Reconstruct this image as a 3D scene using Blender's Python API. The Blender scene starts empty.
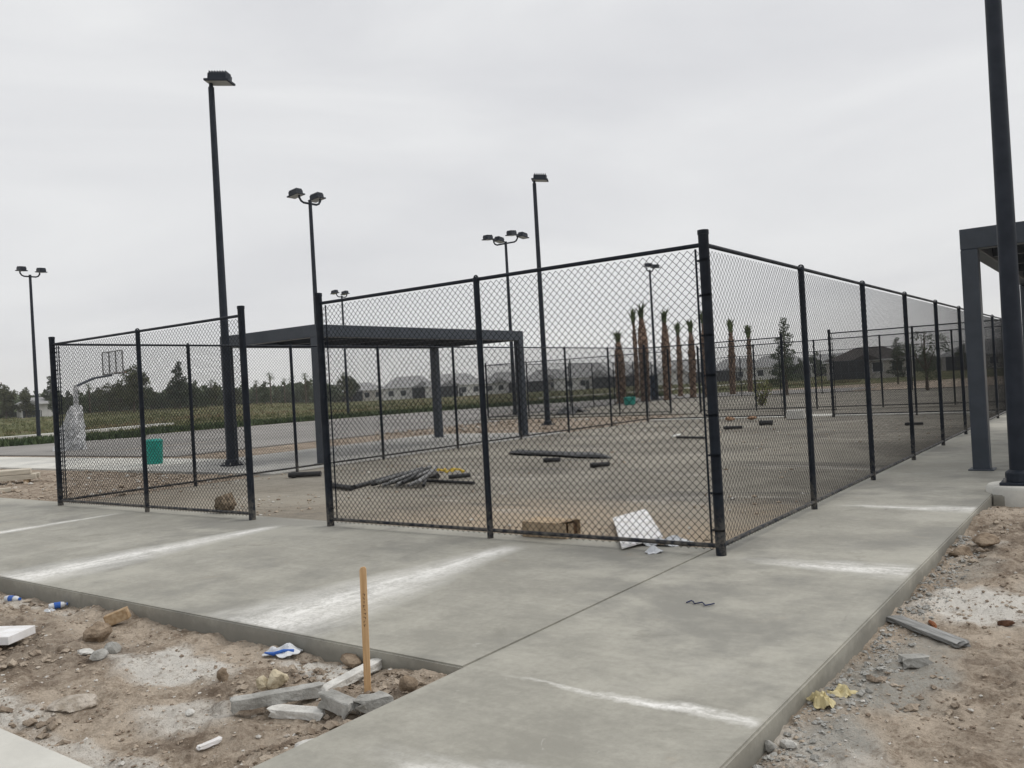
import bpy, bmesh, math, random
import numpy as np
from mathutils import Vector, Matrix
R = math.radians
rng = random.Random(7)
SC = bpy.context.scene
COL = SC.collection

# ------------------------------------------------------------------ camera
EYE = 1.8
FPX, PITCH, ROLL, YAW = 849.05, .0028, -.0562, .6322
_c, _s = math.cos(YAW), math.sin(YAW)
FW = np.array([-_s*math.cos(PITCH), _c*math.cos(PITCH), math.sin(PITCH)])
_rt = np.array([_c, _s, 0.]); _up = np.cross(_rt, FW)
RT = _rt*math.cos(ROLL) + _up*math.sin(ROLL)
UP = -_rt*math.sin(ROLL) + _up*math.cos(ROLL)
CAM = np.array([0, 0, EYE])

def ray(x, y):
    return FW + RT*(x-512)/FPX + UP*(384-y)/FPX
def at(x, y, z=0.):                 # where the line of sight meets the level z
    d = ray(x, y); t = (z-EYE)/d[2]
    return Vector(CAM + t*d)
def far(x, dep, z=0.):              # point in the column x at a given distance
    d = ray(x, 386.4 + .0563*(512-x)); d[2] = 0
    p = CAM + d/np.linalg.norm(d)*dep
    return Vector((p[0], p[1], z))

cam = bpy.data.cameras.new('camera')
co = bpy.data.objects.new('camera', cam); COL.objects.link(co)
cam.sensor_width = 36; cam.lens = FPX/1024*36; cam.clip_start = .05; cam.clip_end = 5000
M3 = Matrix(((RT[0], UP[0], -FW[0]), (RT[1], UP[1], -FW[1]), (RT[2], UP[2], -FW[2])))
co.matrix_world = Matrix.Translation(Vector(CAM)) @ M3.to_4x4()
SC.camera = co

# ------------------------------------------------------------------ materials
class NT:
    """tiny helper that strings shader nodes together"""
    def __init__(s, name):
        s.m = bpy.data.materials.new(name); s.m.use_nodes = True
        s.t = s.m.node_tree; s.b = s.t.nodes['Principled BSDF']
    def n(s, t, **k):
        o = s.t.nodes.new(t)
        for a, v in k.items(): setattr(o, a, v)
        return o
    def put(s, sock, v):
        if hasattr(v, 'is_output'): s.t.links.new(v, sock)
        elif v is not None: sock.default_value = v
    def math(s, op, a, b=0., c=0., clamp=False):
        o = s.n('ShaderNodeMath', operation=op, use_clamp=clamp)
        for i, v in enumerate((a, b, c)): s.put(o.inputs[i], v)
        return o.outputs[0]
    def ramp(s, v, a, b, lo=0., hi=1.):
        o = s.n('ShaderNodeMapRange', clamp=True, interpolation_type='SMOOTHSTEP')
        s.put(o.inputs[0], v); o.inputs[1].default_value = a; o.inputs[2].default_value = b
        o.inputs[3].default_value = lo; o.inputs[4].default_value = hi
        return o.outputs[0]
    def pos(s, scale=(1, 1, 1), obj=False, rot=0):
        if obj: v = s.n('ShaderNodeTexCoord').outputs['Object']
        else: v = s.n('ShaderNodeNewGeometry').outputs['Position']
        if scale != (1, 1, 1) or rot:
            mp = s.n('ShaderNodeMapping'); s.put(mp.inputs[0], v)
            mp.inputs['Scale'].default_value = scale; mp.inputs['Rotation'].default_value = (0, 0, rot)
            v = mp.outputs[0]
        return v
    def noise(s, vec, scale, detail=6., rough=.55, dist=0.):
        o = s.n('ShaderNodeTexNoise'); s.put(o.inputs['Vector'], vec)
        o.inputs['Scale'].default_value = scale; o.inputs['Detail'].default_value = detail
        o.inputs['Roughness'].default_value = rough; o.inputs['Distortion'].default_value = dist
        return o.outputs[0]
    def mix(s, f, a, b, mode='MIX'):
        o = s.n('ShaderNodeMix', data_type='RGBA', blend_type=mode)
        s.put(o.inputs[0], f)
        for k, v in ((6, a), (7, b)):
            s.put(o.inputs[k], v if hasattr(v, 'is_output') else tuple(v)+((1.,) if len(v) == 3 else ()))
        return o.outputs[2]
    def attr(s, name):
        return s.n('ShaderNodeAttribute', attribute_name=name).outputs['Fac']
    def bump(s, h, strength=.3, dist=.02, prev=None):
        o = s.n('ShaderNodeBump'); s.put(o.inputs['Height'], h)
        o.inputs['Strength'].default_value = strength; o.inputs['Distance'].default_value = dist
        if prev is not None: s.put(o.inputs['Normal'], prev)
        return o.outputs[0]
    def done(s, col, rough=.8, normal=None, spec=.3, metal=0.):
        s.put(s.b.inputs['Base Color'], col if hasattr(col, 'is_output') else tuple(col)+(1.,))
        s.put(s.b.inputs['Roughness'], rough); s.b.inputs['Specular IOR Level'].default_value = spec
        s.b.inputs['Metallic'].default_value = metal
        if normal is not None: s.put(s.b.inputs['Normal'], normal)
        return s.m

def speck(name, a, b, scale=8., rough=.7, bump=.0, spec=.3, obj=True, detail=6, bs=None, metal=0.):
    t = NT(name); v = t.pos(obj=obj)
    f = t.ramp(t.noise(v, scale, detail), .3, .7)
    nrm = t.bump(t.noise(v, bs or scale*4, 4), bump, .02) if bump else None
    return t.done(t.mix(f, a, b), rough, nrm, spec, metal)

MAT = {}
def coatmat():
    t = NT('black_coated_steel'); v = t.pos(); Zc = t.n('ShaderNodeSeparateXYZ'); t.put(Zc.inputs[0], v)
    c = t.mix(t.ramp(t.noise(v, 9, 5), .3, .7), (.004, .007, .013), (.010, .015, .024))
    dustf = t.math('MULTIPLY', t.ramp(Zc.outputs[2], .55, .0, 0, .55), t.ramp(t.noise(v, 14, 6, .7), .38, .62))
    c = t.mix(dustf, c, (.20, .18, .15))
    c = t.mix(t.ramp(t.noise(v, 30, 4, .7), .66, .74, 0, .35), c, (.10, .10, .10))
    return t.done(c, t.ramp(t.noise(v, 6, 4), .3, .7, .42, .62), None, .2)
MAT['coat'] = coatmat()
MAT['wire'] = speck('black_vinyl_wire', (.004, .005, .007), (.008, .010, .012), 5, .55, 0, .2)
MAT['bronze'] = speck('dark_grey_powder_coat', (.030, .039, .052), (.042, .052, .068), 3, .45, .02, .35)
MAT['polesteel'] = speck('dark_blue_grey_pole_paint', (.010, .015, .024), (.018, .024, .036), 4, .5, .02, .22)
MAT['lens'] = speck('lamp_lens_glass', (.30, .31, .32), (.36, .37, .38), 6, .3)
MAT['deckunder'] = speck('roof_deck_paint', (.05, .055, .06), (.065, .07, .076), 3, .6)
MAT['plastic_wrap'] = speck('cloudy_plastic_wrap', (.24, .245, .25), (.62, .63, .64), 6, .35, .5, .5, bs=9)
MAT['teal'] = speck('teal_plastic', (.010, .26, .21), (.02, .33, .27), 3, .5)
MAT['cardboard'] = speck('brown_cardboard', (.34, .255, .17), (.52, .41, .285), 9, .9, .05, .1)
MAT['boxshade'] = speck('cardboard_shaded_inside', (.10, .065, .04), (.16, .10, .06), 6, .9, 0, .1)  # cardboard darkened to paint the shade within the open box
MAT['whiteboard'] = speck('white_foam_board', (.62, .60, .57), (.80, .80, .81), 7, .7, 0, .2)
MAT['woodblock'] = speck('dull_wood_block', (.30, .20, .11), (.46, .35, .23), 25, .85, .1, .15)
MAT['blackplastic'] = speck('black_plastic_pipe', (.016, .016, .017), (.035, .035, .036), 9, .5, .05)
MAT['greypipe'] = speck('dusty_grey_steel', (.11, .11, .11), (.22, .22, .22), 9, .5, .05)
MAT['yellow'] = speck('yellow_plastic_strap', (.55, .38, .04), (.65, .48, .08), 9, .6)
MAT['blue'] = speck('blue_plastic', (.02, .08, .36), (.04, .14, .48), 9, .35, .1)
MAT['clearplastic'] = speck('milky_plastic', (.55, .57, .60), (.70, .72, .74), 9, .25, .3, .5)
MAT['paper'] = speck('yellowed_paper', (.45, .38, .20), (.62, .55, .34), 9, .9, .2, .1)
MAT['rust'] = speck('rust_brown_clay', (.16, .06, .03), (.30, .13, .06), 12, .9, .4, .1)
MAT['clayscrap'] = speck('dusty_orange_clay', (.26, .15, .09), (.40, .26, .17), 12, .9, .4, .1)
MAT['husk'] = speck('dark_brown_husk', (.06, .03, .02), (.13, .07, .045), 20, .9, .5, .1)
MAT['concrete_grey'] = speck('broken_grey_concrete', (.27, .265, .245), (.43, .425, .40), 11, .95, .6, .1, bs=60)
MAT['concrete_white'] = speck('pale_broken_concrete', (.48, .47, .44), (.68, .67, .63), 14, .95, .6, .1, bs=60)
MAT['limestone'] = speck('yellowish_limestone', (.42, .36, .25), (.62, .55, .41), 9, .95, .6, .1, bs=40)
MAT['crust'] = speck('dusty_soil_crust', (.30, .26, .21), (.52, .47, .41), 14, 1., .9, .05, bs=40)
MAT['clod'] = speck('brown_earth_clod', (.16, .12, .085), (.34, .27, .20), 10, 1., .8, .05, bs=40)
MAT['straw'] = speck('tan_straw_clump', (.14, .108, .078), (.29, .235, .17), 22, 1., .9, .05, bs=60)
MAT['bluebox'] = speck('dark_blue_painted_panel', (.008, .020, .045), (.012, .03, .06), 3, .5)
MAT['blue_wire'] = speck('dark_blue_wire', (.010, .016, .05), (.02, .03, .09), 20, .5)
MAT['pipewhite'] = speck('white_pvc_pipe', (.62, .62, .60), (.72, .72, .70), 5, .5)
MAT['hwall'] = speck('pale_stucco', (.66, .65, .63), (.76, .75, .73), 1.5, .9, .1, .2)
MAT['hwall_tan'] = speck('sand_stucco', (.46, .44, .40), (.56, .53, .48), 1.5, .9, .1, .2)
MAT['hwindow'] = speck('dark_window_glass', (.015, .02, .025), (.03, .04, .05), 2, .15, 0, .5)
MAT['hscreen'] = speck('dark_screen_enclosure', (.020, .022, .026), (.035, .038, .042), 2, .8)
MAT['hframe'] = speck('white_trim_paint', (.6, .6, .6), (.7, .7, .7), 3, .6)

def roofmat(name, a, b):
    t = NT(name); v = t.pos(obj=True)
    w = t.n('ShaderNodeTexWave', wave_type='BANDS', bands_direction='Z'); t.put(w.inputs['Vector'], v)
    w.inputs['Scale'].default_value = 2.2; w.inputs['Distortion'].default_value = .6
    f = t.math('MULTIPLY_ADD', w.outputs[1], .4, t.math('MULTIPLY', t.noise(v, 1.4, 5), .6))
    return t.done(t.mix(t.ramp(f, .2, .8), a, b), .85, t.bump(w.outputs[1], .4, .05), .2)
MAT['roof_grey'] = roofmat('grey_roof_tile', (.27, .27, .27), (.37, .37, .365))
MAT['roof_dark'] = roofmat('dark_brown_roof_tile', (.035, .03, .028), (.07, .06, .055))

def woodmat():
    t = NT('raw_wood_lath'); v = t.pos((40, 40, 2.), obj=True)
    f = t.ramp(t.noise(v, 1., 5, .6, .6), .3, .7)
    return t.done(t.mix(f, (.50, .31, .155), (.66, .45, .255)), .8, t.bump(f, .15, .004), .2)
MAT['wood'] = woodmat()
def plankmat():
    t = NT('weathered_board'); v = t.pos((3, 30, 30), obj=True)
    f = t.ramp(t.noise(v, 1., 6, .6, .6), .3, .7)
    return t.done(t.mix(f, (.17, .17, .165), (.33, .33, .32)), .9, t.bump(f, .5, .008), .15)
MAT['plank'] = plankmat()
def lumbermat():
    t = NT('pale_lumber'); v = t.pos((2, 30, 30), obj=True)
    f = t.ramp(t.noise(v, 1., 6, .6, .6), .3, .7)
    return t.done(t.mix(f, (.42, .38, .31), (.60, .55, .46)), .85, t.bump(f, .2, .004), .15)
MAT['lumber'] = lumbermat()

JX = (-14.2, -10.0, -5.78)
JY = (3.0, 4.2, 7.9, 11.5)
def concretemat(name, base_a, base_b, dust=True, mudk=.6):
    t = NT(name); v = t.pos()
    sep = t.n('ShaderNodeSeparateXYZ'); t.put(sep.inputs[0], v); X, Y = sep.outputs[0], sep.outputs[1]
    big = t.noise(v, .45, 6, .6, .1); med = t.noise(v, 2.3, 8, .7, .1); fine = t.noise(v, 70, 3)
    # broom / trowel strokes run across the slab
    sw = t.noise(t.pos((.7, 9, 1)), 1.6, 5, .6, .5)
    gr = t.noise(v, 16, 6, .75)
    f = t.math('ADD', t.math('MULTIPLY', big, .45), t.math('ADD', t.math('MULTIPLY', med, .30), t.math('ADD', t.math('MULTIPLY', sw, .06), t.math('MULTIPLY', gr, .19))))
    c = t.mix(t.ramp(f, .40, .60), base_a, base_b)
    c = t.mix(t.ramp(t.noise(v, .75, 9, .72, .15), .52, .70, 0, .42), c, (.49, .475, .42))
    c = t.mix(t.ramp(t.noise(v, .42, 8, .66, .2), .47, .62, 0, .8), c, (base_a[0]*.78, base_a[1]*.79, base_a[2]*.82))
    c = t.mix(t.ramp(t.noise(v, 1.6, 7, .7, .8), .56, .72, 0, .5), c, (base_a[0]*.74, base_a[1]*.74, base_a[2]*.72))
    c = t.mix(t.ramp(fine, .62, .75, 0, .25), c, (.14, .14, .13))
    # tan mud smears
    c = t.mix(t.ramp(t.noise(v, 1.1, 8, .7, 1.2), .60, .74, 0, .45), c, (.36, .31, .24))
    # scuffs, drips and thin scratches
    c = t.mix(t.ramp(t.noise(t.pos((1, 1, 1), rot=.6), 3.2, 9, .78, 2.2), .63, .70, 0, .35), c, (.56, .55, .51))
    c = t.mix(t.ramp(t.noise(t.pos((5, .5, 1), rot=.9), 1.3, 6, .7, .6), .66, .74, 0, .4), c, (.17, .16, .145))
    c = t.mix(t.ramp(t.noise(v, 5.5, 5, .7, .3), .70, .76, 0, .5), c, (.19, .165, .13))
    if dust:
        grain = t.math('ADD', t.math('MULTIPLY', t.noise(v, 26, 6, .8), .55), t.math('MULTIPLY', t.noise(v, 4.2, 7, .75, .6), .45))
        m = None
        streak = t.noise(t.pos((6.0, .8, 1)), 1., 6, .65, .8)
        for xj, w in zip(JX, (.34, .72, .80)):
            d = t.math('ABSOLUTE', t.math('SUBTRACT', t.math('ADD', X, t.math('MULTIPLY', t.math('SUBTRACT', med, .5), .25)), xj+.04))
            # saw slurry: widest at the open edge, fading towards the fence
            ww = t.ramp(Y, 4.2, 8.0, w, w*.28)
            g = t.math('SUBTRACT', 1., t.math('DIVIDE', d, ww), clamp=True)
            g = t.math('MULTIPLY', g, t.ramp(streak, .25, .65, .45, 1.))
            g = t.math('MULTIPLY', g, t.math('MULTIPLY', t.ramp(Y, 7.3, 7.9, 1, 0), t.math('MULTIPLY', t.ramp(X, -3.8, -3.6, 1, 0), t.ramp(Y, 4.205, 4.26, 0, 1))))
            m = g if m is None else t.math('MAXIMUM', m, g)
        streak2 = t.noise(t.pos((1.1, 7.0, 1)), 1., 6, .65, .8)
        for yj, w in zip(JY, (.36, .085, .36, .32)):
            d = t.math('ABSOLUTE', t.math('SUBTRACT', t.math('ADD', Y, t.math('MULTIPLY', t.math('SUBTRACT', med, .5), .3)), yj))
            ww = t.ramp(X, -3.3, -1.7, w*.3, w)
            g = t.math('SUBTRACT', 1., t.math('DIVIDE', d, ww), clamp=True)
            g = t.math('MULTIPLY', g, t.ramp(streak2, .3, .66, .2, 1.))
            g = t.math('MULTIPLY', g, t.math('MULTIPLY', t.ramp(X, -3.4, -2.6, 0, 1), t.ramp(X, -1.66, -1.61, 1, 0)))
            m = t.math('MAXIMUM', m, g)
        m = t.math('MULTIPLY', m, t.ramp(grain, .33, .60, .25, 1.25))
        c = t.mix(t.math('MULTIPLY', m, 1.0, clamp=True), c, (.78, .77, .735))
    Z = sep.outputs[2]
    mud = t.math('MULTIPLY', t.ramp(t.math('ADD', Z, t.math('MULTIPLY', t.math('SUBTRACT', t.noise(v, 7., 6, .7), .5), .14)), -.02, -.10, 0, 1), mudk)
    c = t.mix(mud, c, (.185, .178, .155))
    h = t.math('ADD', t.math('MULTIPLY', fine, .4), t.math('MULTIPLY', sw, .6))
    return t.done(c, t.ramp(med, .3, .7, .62, .85), t.bump(h, .22, .008), .3)
MAT['concrete'] = concretemat('site_concrete', (.268, .259, .223), (.402, .389, .338))
MAT['concrete_pad'] = concretemat('light_pad_concrete', (.40, .39, .36), (.50, .49, .455), False)
MAT['concrete_pale'] = concretemat('pale_sidewalk_concrete', (.52, .51, .465), (.62, .61, .56), False, 0.)

def groundmat():
    t = NT('construction_dirt'); v = t.pos()
    n1 = t.noise(v, .8, 8, .65, .5); n2 = t.noise(v, 5., 8, .7, .3); n3 = t.noise(v, 38, 5, .7); n4 = t.noise(v, 150, 3, .7)
    f = t.math('ADD', t.math('MULTIPLY', n1, .3), t.math('ADD', t.math('MULTIPLY', n2, .4), t.math('MULTIPLY', n3, .3)))
    c = t.mix(t.ramp(f, .38, .58), (.255, .196, .143), (.63, .535, .43))
    c = t.mix(t.ramp(t.noise(v, 2.1, 7, .7, 1.), .56, .70, 0, .55), c, (.150, .110, .080))
    c = t.mix(t.math('MULTIPLY', t.attr('moist'), t.ramp(n2, .3, .6, .9, .35)), c, (.140, .104, .076))
    dn = t.math('MULTIPLY', t.attr('dust'), t.ramp(t.math('ADD', t.math('MULTIPLY', n2, .55), t.math('MULTIPLY', n3, .45)), .36, .54, .25, 1.2))
    c = t.mix(t.math('MULTIPLY', dn, 1.15, clamp=True), c, (.80, .765, .70))
    c = t.mix(t.math('MULTIPLY', t.attr('slurry'), t.ramp(n3, .3, .6, .35, .95)), c, (.44, .43, .39))
    c = t.mix(t.ramp(n4, .60, .74, 0, .55), c, (.52, .48, .42))
    c = t.mix(t.ramp(n4, .26, .40, .5, 0), c, (.06, .045, .035))
    b = t.bump(t.noise(v, 13, 7, .75), .75, .05); b = t.bump(n3, .8, .030, b); b = t.bump(n4, .8, .012, b)
    return t.done(c, .97, b, .1)
MAT['dirt'] = groundmat()

def courtmat():
    t = NT('compacted_shell_base'); v = t.pos()
    sep = t.n('ShaderNodeSeparateXYZ'); t.put(sep.inputs[0], v); Y = sep.outputs[1]; X = sep.outputs[0]
    n1 = t.noise(v, .35, 7, .6, .6); n2 = t.noise(v, 3., 7, .7, .4); n3 = t.noise(v, 40, 4, .7)
    f = t.math('ADD', t.math('MULTIPLY', n1, .55), t.math('ADD', t.math('MULTIPLY', n2, .25), t.math('MULTIPLY', n3, .2)))
    c = t.mix(t.ramp(f, .38, .62), (.19, .176, .150), (.33, .308, .262))
    # loose sand tracked in over the front of the court
    s = t.math('MULTIPLY', t.ramp(t.math('ADD', Y, t.math('MULTIPLY', n1, 5.)), 11.0, 15.0, 1., 0.), t.math('MULTIPLY', t.ramp(n2, .3, .6, .5, 1.), t.ramp(t.math('ADD', X, t.math('MULTIPLY', n1, 3.)), -8.4, -5.4, .25, 1.)))
    c = t.mix(s, c, (.43, .35, .26))
    c = t.mix(t.ramp(t.noise(t.pos((.35, 1.2, 1)), .7, 6, .65, .8), .58, .70, 0, .5), c, (.58, .55, .50))
    c = t.mix(t.ramp(t.noise(t.pos((.25, .9, 1)), .9, 6, .65, 1.), .52, .66, 0, .65), c, (.15, .142, .13))
    c = t.mix(t.ramp(n3, .62, .72, 0, .5), c, (.5, .46, .4))
    c = t.mix(t.ramp(t.noise(t.pos((.16, 1.6, 1), rot=.25), 1.1, 7, .7, 1.2), .60, .68, 0, .45), c, (.13, .118, .10))
    return t.done(c, .95, t.bump(t.math('ADD', n2, n3), .6, .05), .1)
MAT['court'] = courtmat()

def asphaltmat():
    t = NT('asphalt_court'); v = t.pos()
    f = t.math('ADD', t.math('MULTIPLY', t.noise(v, .15, 6, .6, .6), .6), t.math('MULTIPLY', t.noise(v, 12, 5, .7), .4))
    c = t.mix(t.ramp(f, .36, .64), (.20, .192, .182), (.30, .288, .27))
    c = t.mix(t.ramp(t.noise(t.pos((.5, .06, 1)), .6, 6, .6, .5), .57, .7, 0, .6), c, (.36, .315, .265))
    return t.done(c, .9, t.bump(t.noise(v, 60, 3), .3, .01), .2)
MAT['asphalt'] = asphaltmat()

def grassmat():
    t = NT('rough_grass'); v = t.pos()
    f = t.math('ADD', t.math('MULTIPLY', t.noise(v, .06, 6, .6, .6), .55), t.math('MULTIPLY', t.noise(v, 1.2, 6, .7), .45))
    c = t.mix(t.ramp(f, .36, .64), (.085, .098, .042), (.165, .155, .078))
    c = t.mix(t.ramp(t.noise(v, .11, 6, .65, .8), .54, .7, 0, .7), c, (.19, .145, .09))
    return t.done(c, .95, t.bump(t.noise(v, 6, 5, .7), .8, .2), .1)
MAT['grass'] = grassmat()

def leafmat(name, a, b):
    t = NT(name); v = t.pos(obj=True)
    f = t.ramp(t.math('ADD', t.math('MULTIPLY', t.noise(v, .9, 4), .6), t.math('MULTIPLY', t.noise(v, 9, 3), .4)), .34, .66)
    oi = t.n('ShaderNodeObjectInfo').outputs['Random']
    hs = t.n('ShaderNodeHueSaturation'); t.put(hs.inputs['Color'], t.mix(f, a, b))
    t.put(hs.inputs['Value'], t.math('MULTIPLY_ADD', oi, .5, .75))
    return t.done(hs.outputs[0], .75, None, .25)
MAT['leaf'] = leafmat('dark_green_foliage', (.042, .058, .030), (.100, .122, .062))
MAT['leaf_pine'] = leafmat('pine_needles', (.036, .050, .030), (.080, .100, .060))
MAT['leaf_olive'] = leafmat('olive_foliage', (.058, .068, .030), (.118, .122, .060))
MAT['frond'] = leafmat('palm_frond_green', (.035, .060, .018), (.10, .13, .045))
MAT['frond_dry'] = leafmat('yellow_green_sprigs', (.15, .17, .05), (.30, .30, .09))
def weedmat():
    t = NT('weedy_grass_blades'); v = t.pos()
    c = t.mix(t.ramp(t.noise(v, 2.2, 4), .35, .65), (.085, .10, .040), (.17, .165, .080))
    c = t.mix(t.ramp(t.noise(v, .055, 5, .6, .5), .47, .60, 0, .85), c, (.215, .165, .095))
    c = t.mix(t.ramp(t.noise(t.pos((1, 1, 1), rot=1.), .09, 5, .6), .56, .66, 0, .8), c, (.06, .085, .032))
    return t.done(c, .8, None, .15)
MAT['weed'] = weedmat()
MAT['cover'] = leafmat('low_green_ground_cover', (.030, .055, .020), (.085, .115, .045))
MAT['bark'] = speck('grey_brown_bark', (.07, .055, .042), (.15, .12, .095), 5, .95, .6, .1)
def palmbark():
    t = NT('red_brown_palm_boots'); v = t.pos((5, 5, 2.5), obj=True)
    vo = t.n('ShaderNodeTexVoronoi'); t.put(vo.inputs['Vector'], v); vo.inputs['Scale'].default_value = 1.6
    f = t.ramp(vo.outputs[0], .1, .7)
    return t.done(t.mix(f, (.30, .205, .145), (.13, .085, .06)), .95, t.bump(f, .9, .06), .1)
MAT['palmbark'] = palmbark()

# ------------------------------------------------------------------ mesh helpers
class MB:
    def __init__(s): s.v = []; s.f = []
    def add(s, vs, fs):
        o = len(s.v); s.v += [tuple(v) for v in vs]; s.f += [tuple(i+o for i in f) for f in fs]; return s
    def box(s, c, size, rz=0., rx=0., ry=0.):
        m = Matrix.Translation(c) @ Matrix.Rotation(rz, 4, 'Z') @ Matrix.Rotation(ry, 4, 'Y') @ Matrix.Rotation(rx, 4, 'X')
        a, b, d = (q/2 for q in size)
        vs = [m @ Vector(p) for p in ((-a,-b,-d),(a,-b,-d),(a,b,-d),(-a,b,-d),(-a,-b,d),(a,-b,d),(a,b,d),(-a,b,d))]
        return s.add(vs, ((0,3,2,1),(4,5,6,7),(0,1,5,4),(1,2,6,5),(2,3,7,6),(3,0,4,7)))
    def tube(s, pts, rad, n=8, cap=True):
        pts = [Vector(p) for p in pts]
        if not hasattr(rad, '__len__'): rad = [rad]*len(pts)
        o = len(s.v); ref = None
        for i, p in enumerate(pts):
            t = (pts[min(i+1, len(pts)-1)] - pts[max(i-1, 0)]).normalized()
            if ref is None: ref = Vector((1, 0, 0)) if abs(t.x) < .9 else Vector((0, 1, 0))
            u = (ref - t*ref.dot(t)).normalized(); w = t.cross(u); ref = u
            for k in range(n):
                a = 2*math.pi*k/n
                s.v.append(tuple(p + (u*math.cos(a) + w*math.sin(a))*rad[i]))
        for i in range(len(pts)-1):
            for k in range(n):
                a = o+i*n+k; b = o+i*n+(k+1) % n
                s.f.append((a, b, b+n, a+n))
        if cap:
            s.f.append(tuple(o+k for k in reversed(range(n)))); e = o+(len(pts)-1)*n
            s.f.append(tuple(e+k for k in range(n)))
        return s
    def prism(s, poly, z0, z1):
        n = len(poly)
        vs = [(p[0], p[1], z0) for p in poly] + [(p[0], p[1], z1) for p in poly]
        fs = [tuple(reversed(range(n))), tuple(range(n, 2*n))] + [(i, (i+1) % n, n+(i+1) % n, n+i) for i in range(n)]
        return s.add(vs, fs)
    def build(s, name, mat, parent=None, smooth=False, bevel=0., loc=None, seg=1):
        me = bpy.data.meshes.new(name)
        me.from_pydata(s.v, [], s.f)
        if bevel:
            bm = bmesh.new(); bm.from_mesh(me)
            es = [e for e in bm.edges if len(e.link_faces) == 2 and e.calc_face_angle(0) > .5]
            bmesh.ops.bevel(bm, geom=es, offset=bevel, segments=seg, affect='EDGES', clamp_overlap=True)
            bm.to_mesh(me); bm.free()
        return link(name, me, mat, parent, smooth, loc)

def link(name, me, mat, parent=None, smooth=False, loc=None):
    me.materials.append(MAT[mat] if isinstance(mat, str) else mat)
    if smooth:
        me.polygons.foreach_set('use_smooth', [True]*len(me.polygons))
        try: me.set_sharp_from_angle(angle=R(40))
        except Exception: pass
    o = bpy.data.objects.new(name, me); COL.objects.link(o)
    if parent: o.parent = parent
    if loc is not None: o.location = loc
    return o

def tag(o, label=None, cat=None, group=None, kind=None):
    if label: o['label'] = label
    if cat: o['category'] = cat
    if group: o['group'] = group
    if kind: o['kind'] = kind
    return o
def thing(name, label, cat, loc=(0, 0, 0), rz=0., group=None):
    e = bpy.data.objects.new(name, None); COL.objects.link(e)
    e.empty_display_size = .2; e.location = loc; e.rotation_euler = (0, 0, rz)
    return tag(e, label, cat, group)
KIDS = {}
def dup(root, loc, rz=0., label=None, scale=1.):
    kids = KIDS.get(root.name)
    if kids is None: kids = KIDS[root.name] = [o for o in COL.objects if o.parent == root]
    r = root.copy(); COL.objects.link(r); r.location = loc; r.rotation_euler = (0, 0, rz)
    r.scale = scale if hasattr(scale, '__len__') else (scale,)*3
    if label: r['label'] = label
    for k in kids:
        c = k.copy(); COL.objects.link(c); c.parent = r
        sub = KIDS.get(k.name)
        if sub is None: sub = KIDS[k.name] = [o for o in COL.objects if o.parent == k]
        for q in sub:
            d = q.copy(); COL.objects.link(d); d.parent = c
    return r

def vnoise(x, y, seed=0):
    """lattice noise, vectorised, range -1..1"""
    xi = np.floor(x).astype(np.int64); yi = np.floor(y).astype(np.int64)
    fx = x-xi; fy = y-yi; fx = fx*fx*(3-2*fx); fy = fy*fy*(3-2*fy)
    def h(a, b):
        n = (a*374761393 + b*668265263 + seed*974711) & 0xffffffff
        n = ((n ^ (n >> 13))*1274126177) & 0xffffffff
        return ((n ^ (n >> 16)) & 0xffff)/32767.5 - 1
    return (h(xi, yi)*(1-fx)+h(xi+1, yi)*fx)*(1-fy) + (h(xi, yi+1)*(1-fx)+h(xi+1, yi+1)*fx)*fy
def fbm(x, y, seed=0, oct=4):
    a = 1.; t = 0.; f = 1.
    for k in range(oct):
        t = t + a*vnoise(x*f+13.7*k, y*f-7.1*k, seed+k); a *= .5; f *= 2.07
    return t

def rock_mesh(sx, sy, sz, seed, sub=2, rough=.22, facet=.0):
    bm = bmesh.new(); bmesh.ops.create_icosphere(bm, subdivisions=sub, radius=1.)
    r = random.Random(seed)
    planes = [(Vector((r.gauss(0, 1), r.gauss(0, 1), r.gauss(0, 1))).normalized(), r.uniform(.55, .9)) for _ in range(9)]
    for v in bm.verts:
        d = v.co.normalized(); q = 1.
        for n_, k in planes:
            c = d.dot(n_)
            if c > .05: q = min(q, k/c)
        v.co = d*q*(1+r.uniform(-1, 1)*rough*.25)
        v.co = Vector((v.co.x*sx, v.co.y*sy, v.co.z*sz))
    me = bpy.data.meshes.new('rock'); bm.to_mesh(me); bm.free()
    return me

# ------------------------------------------------------------------ the setting: ground
def sstep(a, b, x):
    t = np.clip((x-a)/(b-a), 0, 1); return t*t*(3-2*t)
def dirt_h(x, y):
    n = .030*fbm(x*.9, y*.9, 3, 3) + .022*fbm(x*2.7, y*2.7, 9, 3) + .042*np.maximum(0, fbm(x*4.6, y*4.6, 23, 4)-.1) + .016*fbm(x*8, y*8, 17, 3)
    rough = .020*np.maximum(0, fbm(x*14, y*14, 31, 2)-.15)
    left = -.165 + .035*np.exp(-((x+7.2)**2+(y-3.4)**2)/1.2)
    # heaped soil towards the slab corner by the stake and along the walk
    left = left + .085*np.exp(-((x+3.75)**2+(y-3.9)**2)/.35) + .10*sstep(-4.15, -3.65, x)*sstep(4.0, 3.0, y)
    left = left + .05*np.exp(-((x+5.15)**2+(y-3.55)**2)/.10) - .03*np.exp(-((x+4.35)**2+(y-3.95)**2)/.03)
    right = -.135 + .05*np.exp(-((x+.4)**2+(y-9.5)**2)/1.6) + .05*np.exp(-((x+1.45)**2+(y-11.5)**2)/.5)
    h = np.where(x > -2.6, right, left) + n + rough
    back = -.03 + .5*n + rough                              # soil strip left of the court, almost level with the slabs
    h = np.where((y > 6) & (x < -17.2), back, h)
    farm = sstep(18, 30, np.hypot(x, y))
    h = h*(1-farm) + farm*(-.05 + .2*n)
    return h
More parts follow.
